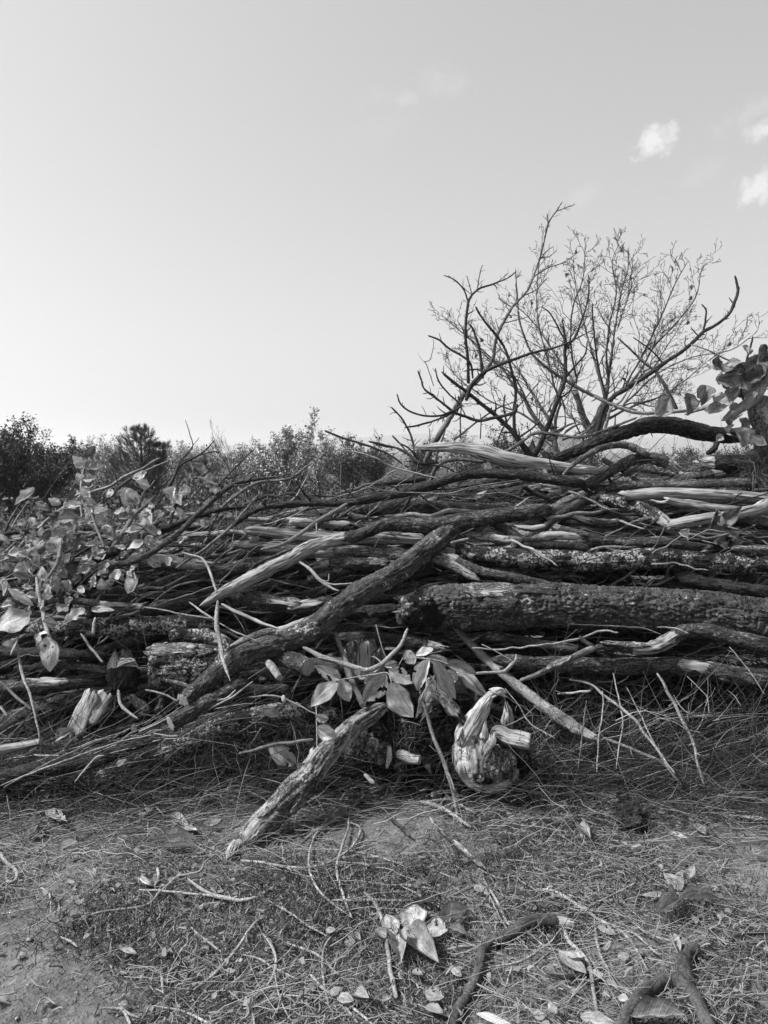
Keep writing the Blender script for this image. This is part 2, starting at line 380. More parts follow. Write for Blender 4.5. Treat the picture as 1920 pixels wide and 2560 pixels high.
def cut_end(parent, info, row, sg):
    X = info['X'][row]; c = X.mean(0); T = info['T'][row] * sg
    rel = X - c; K = 5; V = [c + T * .003]; bk = [(0, 0, 0)]
    ring = len(X)
    for i in range(1, K + 1):
        f = i / K
        V += list(c + rel * f * .97 + T * (.003 if i < K else .0012)); bk += [(float(a), float(b), 0.) for a, b in zip(rel @ info['A'][row] * f, rel @ info['B'][row] * f)]
    Q = []; Tr = []
    for j in range(ring):
        j2 = (j + 1) % ring; Tr.append((0, 1 + j, 1 + j2) if sg > 0 else (0, 1 + j2, 1 + j))
        for i in range(K - 1):
            a = 1 + i * ring; b = a + ring; q = (a + j, b + j, b + j2, a + j2); Q.append(q if sg > 0 else q[::-1])
    me = mesh_np('cut_end', np.array(V) - np.array(root_loc(parent)), np.array(Q), np.array(Tr), {'bk': ('FLOAT_VECTOR', np.array(bk))})
    return link('cut_end', me, M['end'], parent)
TR = []      # record of every traced branch
def parse(key, s, off=0.0, ground=False, Y=None):
    x0, y0, k = REG[key]; pts = []; rad = []
    toks = [tuple(float(v) for v in q.split(',')) for q in s.split()]; n = len(toks)
    ws = []
    for i, tk in enumerate(toks):
        f = i / max(1, n - 1)
        px, py, w = x0 + tk[0] * k, y0 + tk[1] * k, tk[2] * k
        o = off[0] * (1 - f) + off[1] * f if isinstance(off, tuple) else off
        if ground:
            q = PG(px, py, .004 + (o if o > 0 else 0)); dep = (q - CAM) @ FW; rd = w / FPX * dep / 2; q = PG(px, py, rd * .8 + (o if isinstance(o, float) and o > 0 else 0))
        else:
            yy = (Y if Y is not None else DY(py)) + o
            q = P(px, py, yy)
            if q[2] < gz1(q[0], q[1]) + .01: q = PG(px, py, .012)
        dep = (q - CAM) @ FW; pts.append(q); rad.append(w / FPX * dep / 2)
    return np.array(pts), np.array(rad)
def BR(name, key, s, off, mat, label, cat=None, group=None, ground=False, Y=None, twigs=0, tw_len=.1, tw_mat=None, forks=(), **k):
    pts, rad = parse(key, s, off, ground, Y)
    o, info = add_tube(name, None, mat, pts, rad, **k)
    tag(o, label, cat or name.split('_')[-1], group)
    for fs in forks:
        fp, fr = parse(key, fs, off if not isinstance(off, tuple) else (off[0] + off[1]) / 2, ground, Y)
        fp[0] = info['C'][np.argmin(np.linalg.norm(info['C'] - fp[0], axis=1))]
        kk = {a: b for a, b in k.items() if a in ('wob',)}
        f, fi = add_tube('side_branch', o, tw_mat or mat, fp, fr, **kk)
        if twigs: side_twigs(o, fi, max(2, twigs // 3), tw_len * .7, tw_mat or mat)
    if twigs: side_twigs(o, info, twigs, tw_len, tw_mat or mat)
    TR.append((o, info)); return o
def side_twigs(parent, info, n, ln, mat):
    C, T, A, B, r = (info[q] for q in ('C', 'T', 'A', 'B', 'r')); m = len(C)
    for i in range(n):
        j = int(m * (.12 + .86 * (i + random.random()) / n)); j = min(j, m - 2); a = random.uniform(0, 6.28)
        side = A[j] * math.cos(a) + B[j] * math.sin(a)
        sg = 1 if r[-1] <= r[0] else -1
        d = T[j] * sg * random.uniform(.5, 1.1) + side; d /= np.linalg.norm(d)
        L = ln * random.uniform(.3, 1.3) * (1 - .4 * j / m); rb = min(r[j] * .5, .006) * random.uniform(.6, 1)
        up = np.array([0, 0, random.uniform(-.1, .4)])
        p = [C[j], C[j] + d * L * .45 + rng.normal(0, L * .05, 3), C[j] + d * L + up * L * .5]
        add_tube('side_twig', parent, mat, p, [rb * 1.2, rb, rb * .55], ring=5, step=max(.008, L / 8), wob=.8)
# ------------------------------------------------------------ batches of fine strands
def strands(P0, D, L, rad, bend, tone, segs=5, ring=3, taper=.3, zig=0.0, seed=0):
    n = len(P0); t = np.linspace(0, 1, segs + 1); D = D / (np.linalg.norm(D, axis=1)[:, None] + 1e-9)
    C = P0[:, None, :] + D[:, None, :] * (L[:, None] * t[None, :])[..., None] + bend[:, None, :] * (L[:, None] * t[None, :] ** 2)[..., None]
    if zig:
        z = np.random.default_rng(seed).normal(0, 1, C.shape) * (L * zig)[:, None, None]; z[:, 0] = 0; C = C + z
    ref = np.where(np.abs(D[:, 2:3]) > .8, np.array([[1., 0, 0]]), np.array([[0, 0, 1.]]))
    A = np.cross(D, ref); A /= np.linalg.norm(A, axis=1)[:, None] + 1e-9; B = np.cross(D, A)
    th = np.linspace(0, 2 * math.pi, ring, endpoint=False)
    rr = rad[:, None] * (1 - (1 - taper) * t[None, :])
    off = A[:, None, None, :] * np.cos(th)[None, None, :, None] + B[:, None, None, :] * np.sin(th)[None, None, :, None]
    V = C[:, :, None, :] + off * rr[:, :, None, None]
    idx = np.arange(n * (segs + 1) * ring).reshape(n, segs + 1, ring); j = np.roll(np.arange(ring), -1)
    Q = np.stack([idx[:, :-1], idx[:, :-1][:, :, j], idx[:, 1:][:, :, j], idx[:, 1:]], -1).reshape(-1, 4)
    tn = np.repeat(tone, (segs + 1) * ring)
    return V.reshape(-1, 3), Q, tn, C
def ribbons(P0, D, Nn, L, w, bend, tone, segs=3):
    n = len(P0); t = np.linspace(0, 1, segs + 1); D = D / (np.linalg.norm(D, axis=1)[:, None] + 1e-9)
    C = P0[:, None, :] + D[:, None, :] * (L[:, None] * t[None, :])[..., None] + bend[:, None, :] * (L[:, None] * (t[None, :] * (1 - t[None, :])) * 2)[..., None]
    S = np.cross(D, Nn); S /= np.linalg.norm(S, axis=1)[:, None] + 1e-9
    ww = w[:, None] * (.35 + .65 * np.sin(np.pi * (.12 + .76 * t))[None, :])
    V = np.stack([C - S[:, None, :] * ww[..., None], C + S[:, None, :] * ww[..., None]], 2)
    idx = np.arange(n * (segs + 1) * 2).reshape(n, segs + 1, 2)
    Q = np.stack([idx[:, :-1, 0], idx[:, :-1, 1], idx[:, 1:, 1], idx[:, 1:, 0]], -1).reshape(-1, 4)
    return V.reshape(-1, 3), Q, np.repeat(tone, (segs + 1) * 2)
def join(parts):
    V = []; Q = []; t = []; o = 0
    for p in parts:
        V.append(p[0]); Q.append(p[1] + o); t.append(p[2]); o += len(p[0])
    return np.concatenate(V), np.concatenate(Q), np.concatenate(t)
def stuffobj(name, V, Q, tone, mat, parent=None, k='stuff', smooth=True):
    me = mesh_np(name, V, Q, None, {'tone': ('FLOAT', tone)}, smooth)
    o = link(name, me, M[mat], parent)
    if k: o['kind'] = k
    return o
# ------------------------------------------------------------ leaves
def leaf_mesh(v):
    r = np.random.default_rng(v + 50); nu, nv = 9, 15
    u = np.linspace(-1, 1, nu); t = np.linspace(0, 1, nv)
    wd = (np.clip(t, 0, 1) ** .72) * ((1 - t) ** .95); wd /= wd.max(); wd[0] = .02; wd[-1] = .005
    nib = 1 + .1 * (vn(np.stack([t * 9, t * 0 + v, t * 0], -1), v) - .5) * 2
    U, Tt = np.meshgrid(u, t)
    half = (wd * nib)[:, None] * U * .5
    fold = r.uniform(.1, .55); curl = r.uniform(-1.5, 1.5); wave = r.uniform(.02, .08); tw = r.uniform(-.9, .9); side = r.uniform(-.12, .12)
    if v > 13: fold, curl, tw = fold * .3, curl * .2, tw * .15; wave *= .4
    z = np.abs(half) * fold
    z = z + wave * np.sin(Tt * r.uniform(9, 16) + U * 3 + v) * np.abs(U) * wd[:, None] * 1.3
    z = z + (.07 if v > 13 else .20) * (fbm(np.stack([U * 1.5 + v, Tt * 4, U * 0], -1), 2, v) - .5) * np.minimum(1, wd[:, None] * 2)
    # side veins ribbed
    fr = (Tt * 9 - np.abs(U) * 1.6) % 1; z = z + .006 * np.cos(fr * 6.283) * np.abs(U) ** .3 * wd[:, None]
    if v % 4 == 3: z = z + (np.abs(U) ** 2) * .28 * wd[:, None]
    ang = tw * (Tt - .5); x = half * np.cos(ang) - z * np.sin(ang) + side * np.sin(Tt * math.pi); zz = half * np.sin(ang) + z * np.cos(ang)
    a = curl * Tt
    yy = np.sin(a) / curl if abs(curl) > .05 else Tt; zc = (1 - np.cos(a)) / curl if abs(curl) > .05 else Tt * 0
    y = yy - zz * np.sin(a); z3 = zc + zz * np.cos(a)
    V = np.stack([x, y, z3], -1).reshape(-1, 3); idx = np.arange(nu * nv).reshape(nv, nu)
    Q = np.stack([idx[:-1, :-1], idx[:-1, 1:], idx[1:, 1:], idx[1:, :-1]], -1).reshape(-1, 4)
    if v % 3 == 1:     # eaten edge
        c = V[Q].mean(1); keep = vn(np.stack([c[:, 0] * 9, c[:, 1] * 9, c[:, 0] * 0 + v], -1), v) < .8
        keep |= (np.abs(c[:, 0]) < .1); Q = Q[keep]
    return V, Q, np.stack([U, Tt, U * 0 + v], -1).reshape(-1, 3)
LV = [leaf_mesh(i) for i in range(20)]
FLAT = [14, 15, 16, 17, 18, 19]
LM = {}
def leaf_me(i, mat):
    if (i, mat) not in LM:
        V, Q, uv = LV[i]; me = mesh_np('leaf', V, Q, None, {'lf': ('FLOAT_VECTOR', uv)}); me.materials.append(M[mat]); LM[i, mat] = me
    return LM[i, mat]
def leaf(name, b, t, w, nrm, mat='leaf', parent=None, i=None):
    b = np.array(b); t = np.array(t); y = t - b; L = np.linalg.norm(y); y = y / L
    nrm = np.array(nrm, float); nrm -= y * (nrm @ y); nrm /= np.linalg.norm(nrm) + 1e-9; x = np.cross(y, nrm)
    i = random.randrange(14) if i is None else i
    o = bpy.data.objects.new(name, leaf_me(i, mat)); COL.objects.link(o)
    mx = Matrix(((x[0] * w, y[0] * L, nrm[0] * L, b[0]), (x[1] * w, y[1] * L, nrm[1] * L, b[1]), (x[2] * w, y[2] * L, nrm[2] * L, b[2]), (0, 0, 0, 1)))
    if parent is not None:
        l = root_loc(parent); mx = Matrix.Translation(-l) @ mx; o.parent = parent
    o.matrix_local = mx
    return o
def leaf_px(name, key, b, t, w, off=-.05, mat='leaf', parent=None, ground=False, Y=None, i=None):
    x0, y0, k = REG[key]; bx, by, tx, ty = x0 + b[0] * k, y0 + b[1] * k, x0 + t[0] * k, y0 + t[1] * k
    if ground:
        p = PG(bx, by, .02); q = PG(tx, ty, .02 + random.uniform(0, .02)); n = np.array([random.uniform(-.2, .2), random.uniform(-.6, -.2), 1.]); i = random.choice(FLAT) if i is None else i; p[2] += .012; q[2] += .008
    else:
        yy = Y if Y is not None else DY((by + ty) / 2); p = P(bx, by, yy + off); q = P(tx, ty, yy + off + random.uniform(-.03, .03))
        n = np.array([random.uniform(-.5, .3), -1, random.uniform(.1, 1.0)])
    dep = (p - CAM) @ FW
    if ground: c_ = (p + q) / 2; q = c_ + (q - c_) * 1.15; p = c_ + (p - c_) * 1.1; w *= 1.05
    return leaf(name, p, q, w * k / FPX * dep * 1.02, n, mat, parent, i)
# ============================================================ GROUND, HILLS, HAZE
def axis(lo, a, b, hi, st, gr=1.16):
    mid = list(np.arange(a, b + st / 2, st)); l = []; s = st; x = a
    while x > lo: s *= gr; x -= s; l.append(x)
    h = []; s = st; x = mid[-1]
    while x < hi: s *= gr; x += s; h.append(x)
    return np.array(l[::-1] + mid + h)
def ground():
    xs = axis(-5200, -2.3, 2.3, 5200, .0125); ys = axis(-300, 1.5, 4.0, 5600, .0125)
    X, Y = np.meshgrid(xs, ys); Z = gz(X, Y)
    near = sm(4.2, 3.0, np.abs(X)) * sm(6, 4.5, Y)
    q = np.stack([X, Y, X * 0], -1)
    Z = Z + near * (.010 * (vn(q * 38, 11) - .5) + .007 * (vn(q * 90, 12) - .5) + .02 * np.maximum(0, vn(q * 22, 13) - .72))
    idx = np.arange(X.size).reshape(X.shape)
    Q = np.stack([idx[:-1, :-1], idx[:-1, 1:], idx[1:, 1:], idx[1:, :-1]], -1).reshape(-1, 4)
    me = mesh_np('ground', np.stack([X, Y, Z], -1).reshape(-1, 3), Q)
    m = MB('dry_soil', .95, .1); v = m.coord()
    a = m.noise(v, 5, 5, .65); b = m.noise(v, 70, 5, .75); pb = m.vor(v, 75, 'F1', 'Distance'); big = m.noise(v, .8, 3)
    base = m.mix(m.ramp(a, .3, .7), .09, .15); base = m.math('MULTIPLY', base, m.ramp(b, .25, .75, .6, 1.4))
    sp = N(m.t, 'ShaderNodeSeparateXYZ'); m.L(v, sp.inputs[0])
    far = m.ramp(sp.outputs[1], 5, 12); grass = m.mix(m.ramp(m.noise(v, .6, 5), .3, .7), .03, .07)
    fld = m.mix(m.ramp(m.noise(m.mul(v, (.2, 1, 1)), .02, 4), .4, .6), .07, .16)
    grass = m.mix(m.ramp(sp.outputs[1], 60, 200), grass, fld)
    m.color(m.mix(far, base, grass))
    m.bump(m.math('ADD', b, m.math('MULTIPLY', m.ramp(pb, 0, .5, 1, 0), .5)), .008)
    o = link('ground', me, m.m); o['kind'] = 'structure'
ground()
def hills():
    n = 160; az = np.linspace(-3200, 4600, n)
    for name, dist, prof, wdt in (('hills', 3000, ([-3200, -400, 300, 600, 800, 1000, 1100, 1300, 1920, 3000, 4600], [1116, 1112, 1119, 1112, 1098, 1086, 1084, 1092, 1096, 1088, 1100]), 900),):
        top = np.interp(az, *prof); hz = CAMZ + (1130 - top) / FPX * dist
        hz = hz * (1 + .08 * (fbm(np.stack([az * .01, az * 0, az * 0], -1), 4, 4) - .5))
        x = (az - 960) / FPX * dist; rows = []
        for t in np.linspace(0, 1, 14):
            y = dist - wdt + 2 * wdt * t; hh = np.sin(np.pi * t) ** 1.3
            rows.append(np.stack([x * (y / dist), x * 0 + y, hz * hh - 1.5 + 4 * (fbm(np.stack([x * .01, x * 0 + t * 4, x * 0], -1), 3, 8) - .5) * hh], -1))
        V = np.array(rows); idx = np.arange(14 * n).reshape(14, n)
        Q = np.stack([idx[:-1, :-1], idx[:-1, 1:], idx[1:, 1:], idx[1:, :-1]], -1).reshape(-1, 4)
        m = MB('hill_cover', .95, .1); v = m.coord(); m.color(m.mix(m.ramp(m.noise(v, .008, 5), .4, .6), .06, .11))
        o = link(name, mesh_np(name, V.reshape(-1, 3), Q), m.m); o['kind'] = 'structure'
hills()
HAZE = 0.0006
def haze():
    x0, x1, y0, y1, z0, z1 = -5600, 5600, -400, 5900, -3, 110
    V = [(x, y, z) for z in (z0, z1) for y in (y0, y1) for x in (x0, x1)]
    Q = [(0, 2, 3, 1), (4, 5, 7, 6), (0, 1, 5, 4), (2, 6, 7, 3), (0, 4, 6, 2), (1, 3, 7, 5)]
    me = mesh_np('haze', V, Q, smooth=False)
    m = bpy.data.materials.new('haze'); m.use_nodes = True; m.node_tree.nodes.clear()
    pv = N(m.node_tree, 'ShaderNodeVolumePrincipled'); pv.inputs['Density'].default_value = HAZE; pv.inputs['Color'].default_value = (1, 1, 1, 1); pv.inputs['Anisotropy'].default_value = .5
    oo = N(m.node_tree, 'ShaderNodeOutputMaterial'); m.node_tree.links.new(pv.outputs[0], oo.inputs['Volume'])
    link('haze', me, m)['kind'] = 'stuff'
haze()
# ============================================================ BACKGROUND PLANTS
def grow(P0, D, L, rad, levels, seed, spread=.75, up=.25, n=(4, 4, 4), ratio=.5, segs=4, zig=.03, tmin=.2, rmin=.0028):
    """recursive twigs from parent strands, all levels in one batch list"""
    r = np.random.default_rng(seed); out = []
    C = None; par = (P0, D, L, rad)
    for lv in range(levels):
        P0, D, L, rad = par; m = len(P0)
        bend = r.normal(0, .12, (m, 3)) + np.array([0, 0, up * .5])
        V, Q, t, C = strands(P0, D, L, rad, bend, r.random(m), segs=segs, taper=.45, zig=zig, seed=seed + lv)
        out.append((V, Q, t))
        if lv == levels - 1: break
        k = n[min(lv, len(n) - 1)]; pi = np.repeat(np.arange(m), k); tt = np.clip(tmin + (1 - tmin) * (np.tile(np.arange(k), m) + r.random(m * k)) / k, 0, .98)
        fi = tt * segs; i0 = fi.astype(int); f = (fi - i0)[:, None]
        pos = C[pi, i0] * (1 - f) + C[pi, i0 + 1] * f; pd = C[pi, i0 + 1] - C[pi, i0]; pd /= np.linalg.norm(pd, axis=1)[:, None] + 1e-9
        rv = r.normal(0, 1, pos.shape); rv -= pd * (rv * pd).sum(1)[:, None]; rv /= np.linalg.norm(rv, axis=1)[:, None] + 1e-9
        nd = pd + rv * spread * r.uniform(.6, 1.3, (len(pos), 1)) + np.array([0, 0, up])
        par = (pos, nd, L[pi] * ratio * (1.15 - .5 * tt) * r.uniform(.6, 1.3, len(pos)), np.maximum(rad[pi] * (1 - .55 * tt) * .6, rmin))
    return out, C
def leafcards(C, n, size, seed, tone=(0, 1)):
    r = np.random.default_rng(seed); m, s, _ = C.shape
    a = r.integers(0, m, n); b = r.integers(1, s, n); p = C[a, b] + r.normal(0, size * .8, (n, 3))
    d = r.normal(0, 1, (n, 3)); nn = r.normal(0, 1, (n, 3)); L = size * r.uniform(.6, 1.4, n)
    return ribbons(p, d, nn, L, L * .27, r.normal(0, .2, (n, 3)), r.uniform(tone[0], tone[1], n), segs=2)
def shrub(name, label, px, Y, ztop, width, seed, stems=9, leaves=2500, lsize=.05, leafm='farleaf', twigm='fartwig', levels=4, cat='shrub', group=None, nn=(5, 5, 4), up=.3, fork=.1, trunk=0.05, crown_low=.15):
    r = np.random.default_rng(seed); x = (px - 960) / FPX * Y; z0 = gz1(x, Y); H = ztop - z0
    rt = empty(name, (x, Y, z0 - .05)); tag(rt, label, cat, group)
    b = np.array([x, Y, z0 - .05])
    # trunk
    th = H * fork
    add_tube('trunk', rt, 'rough', [b, b + [r.normal(0, .05), 0, th * .6], b + [r.normal(0, .08), 0, th]], [trunk, trunk * .8, trunk * .7], ring=10, step=.08)
    ang = r.uniform(0, 6.28, stems); tilt = r.uniform(.1, 1, stems)
    D = np.stack([np.cos(ang) * tilt * width / H, np.sin(ang) * tilt * width / H, np.ones(stems)], -1)
    P0 = b + np.array([0, 0, th]) * r.uniform(.35, .98, (stems, 1)); P0[:, 0] += r.normal(0, .02, stems)
    L = (H - th * .7) * r.uniform(.6, .92, stems)
    out, C = grow(P0, D, L, np.full(stems, trunk * .45), levels, seed, n=nn, up=up)
    V, Q, t = join(out); kk = stuffobj('branches', V, Q, t, twigm, rt); kk.location = (0, 0, 0)
    kk.data.transform(Matrix.Translation(-Vector(b)))
    if leaves:
        V, Q, t = leafcards(C, leaves, lsize, seed + 9); kk = stuffobj('crown', V, Q, t, leafm, rt); kk.data.transform(Matrix.Translation(-Vector(b)))
    return rt
shrub('bushy_tree', 'dense dark leafy tree at the far left edge behind the pile', 25, 17, 1.85, 1.9, 3, stems=24, leaves=15000, lsize=.055, nn=(7, 6, 4), trunk=.09)
shrub('bushy_tree', 'dark spreading tree with a thin stem just left of the pale shrubs', 118, 18.5, 1.62, 1.5, 4, stems=20, leaves=6500, lsize=.05, nn=(6, 6, 4), trunk=.06)
for px, Y, z, w, sd_, lab in ((215, 33, 1.7, 1.3, 11, 'pale twiggy shrub between the dark tree and the pine'), (268, 31, 1.75, 1.3, 12, 'pale twiggy shrub touching the left side of the pine'),
                            (455, 30, 1.5, 1.5, 14, 'low pale shrub just right of the pine'), (520, 34, 1.7, 1.5, 15, 'pale thin shrub left of the bare sapling')):
    shrub('far_shrub', lab, px, Y, z, w, sd_, stems=14, leaves=3500, lsize=.06, leafm='paleleaf', twigm='greytwig', nn=(6, 5, 4), trunk=.04, cat='shrub')
shrub('bare_sapling', 'leafless small tree standing between the pine and the leafy tree', 585, 22, 1.85, .8, 21, stems=6, leaves=0, nn=(5, 5, 4), trunk=.03, cat='tree', up=.35, fork=.35)
shrub('leafy_tree', 'light leaved small tree left of the centre beyond the pile', 735, 18, 1.78, 1.2, 22, stems=12, leaves=9000, lsize=.05, leafm='paleleaf', twigm='greytwig', nn=(6, 5, 4), trunk=.05, cat='tree', up=.22, fork=.35)
shrub('leafy_tree', 'small light leaved tree with an upright tip beside the larger one', 800, 21, 1.65, .7, 27, stems=7, leaves=2500, lsize=.05, leafm='paleleaf', nn=(6, 5, 4), trunk=.03, cat='tree', up=.5, fork=.3)
shrub('leafy_tree', 'half leaved shrub joining the left side of the light tree', 660, 19.5, 1.45, 1.2, 28, stems=10, leaves=5000, lsize=.05, leafm='paleleaf', nn=(6, 5, 4), trunk=.04, cat='tree', up=.2, fork=.25)
for px, Y, z, w, sd_, lab, lf in ((870, 24, 1.5, 1.1, 31, 'dark round shrub right of the light leaved tree', 'farleaf'), (935, 25, 1.5, 1.1, 32, 'dark loose shrub left of the leaning branch', 'farleaf'),
                            (1150, 26, 1.75, 1.0, 33, 'round leafy shrub seen between the cut branches', 'paleleaf'), (1255, 22, 1.75, 1.0, 34, 'bushy shrub left of the ribbed metal roof', 'farleaf'),
                            (1330, 23, 1.7, 1.0, 36, 'low shrub below the ribbed metal roof', 'farleaf'), (1050, 27, 1.6, 1.2, 35, 'low shrub behind the barkless log end', 'farleaf'),
                            (1700, 26, 1.5, 1.3, 37, 'low shrub behind the arched dark branch', 'farleaf'), (1830, 24, 1.5, 1.3, 38, 'low shrub near the right edge behind the pile', 'farleaf')):
    shrub('far_shrub', lab, px, Y, z, w, sd_, stems=14, leaves=4000, lsize=.05, leafm=lf, nn=(6, 5, 4), trunk=.04)
for i, px in enumerate(range(-500, 2500, 110)):     # scrub line where field and hills meet
    shrub('hedge_bush', 'low bush %s in the scrub line %s' % (('with rounded top', 'with ragged top', 'with open top')[i % 3],
          'beyond the left meadow' if px < 500 else 'behind the pile centre' if px < 1200 else 'behind the right pile'), px + random.uniform(-30, 30), 46 + random.uniform(-6, 8),
          1.5 + random.uniform(-.1, .3), 5.5, 60 + i, stems=18, leaves=2600, lsize=.12, twigm='greytwig', leafm='paleleaf' if i % 3 else 'farleaf', nn=(6, 4), levels=3, trunk=.05, group='bushes in the scrub line', cat='bush')
def pine():
    Y = 20.0; x = (353 - 960) / FPX * Y; z0 = gz1(x, Y); b = np.array([x, Y, z0])
    rt = empty('pine_tree', tuple(b)); tag(rt, 'young pine with a double rounded top standing behind the left branches', 'pine tree')
    r = np.random.default_rng(5); H = CAMZ + (1130 - 1058) / FPX * Y - z0
    add_tube('trunk', rt, 'rough', [b - [0, 0, .05], b + [.03, 0, H * .5], b + [0, 0, H * .93]], [.05, .035, .01], ring=9, step=.06)
    tips = []; parts = []
    for lead, hx, hh in ((0, 0, H), (1, .62, H * .84)):
        nwh = 9 if not lead else 6
        if lead: add_tube('trunk', rt, 'rough', [b + [0, 0, .35], b + [hx * .7, .1, hh * .5], b + [hx, .1, hh * .93]], [.03, .025, .01], ring=8, step=.06)
        for w in range(nwh):
            zz = hh * (.12 + .84 * w / nwh); wid = (1 - (w / nwh) ** 1.25) * (.95 if not lead else .38) + .1
            for a in np.arange(0, 6.28, 6.28 / 7) + r.uniform(0, 1):
                L = wid * r.uniform(.75, 1.1); p0 = b + [hx * (zz / hh if lead else 0), .1 * lead, zz]
                D = np.array([math.cos(a), math.sin(a), .28]); bend = np.array([[0, 0, .42]])
                V, Q, t, C = strands(p0[None], D[None], np.array([L]), np.array([.012]), bend, np.array([.4]), segs=6)
                parts.append((V, Q, t)); tips.append((C[0], L))
                for s in range(4):
                    k = r.integers(2, 6); d2 = C[0][k] - C[0][k - 1]; d2 /= np.linalg.norm(d2); d2 = d2 + r.normal(0, .55, 3) + [0, 0, .25]
                    V, Q, t, C2 = strands(C[0][k][None], d2[None], np.array([L * .38]), np.array([.006]), np.array([[0, 0, .3]]), np.array([.3]), segs=4)
                    parts.append((V, Q, t)); tips.append((C2[0], L * .5))
    V, Q, t = join(parts); o = stuffobj('branches', V, Q, t, 'fartwig', rt); o.data.transform(Matrix.Translation(-Vector(b)))
    Ps = []; Ds = []
    for C, L in tips:
        n = int(30 + 42 * L); k = r.uniform(.35, 1, n) * (len(C) - 1.001); i = k.astype(int); f = (k - i)[:, None]
        p = C[i] * (1 - f) + C[i + 1] * f; d = C[i + 1] - C[i]; d /= np.linalg.norm(d, axis=1)[:, None]
        rv = r.normal(0, 1, p.shape); Ps.append(p); Ds.append(d * 1.0 + rv * .55 + [0, 0, .2])
    Ps = np.concatenate(Ps); Ds = np.concatenate(Ds); n = len(Ps)
    V, Q, t = ribbons(Ps, Ds, r.normal(0, 1, (n, 3)), r.uniform(.07, .13, n), np.full(n, .004), np.zeros((n, 3)), r.random(n), segs=1)
    o = stuffobj('needles', V, Q, t, 'needle', rt); o.data.transform(Matrix.Translation(-Vector(b)))
pine()
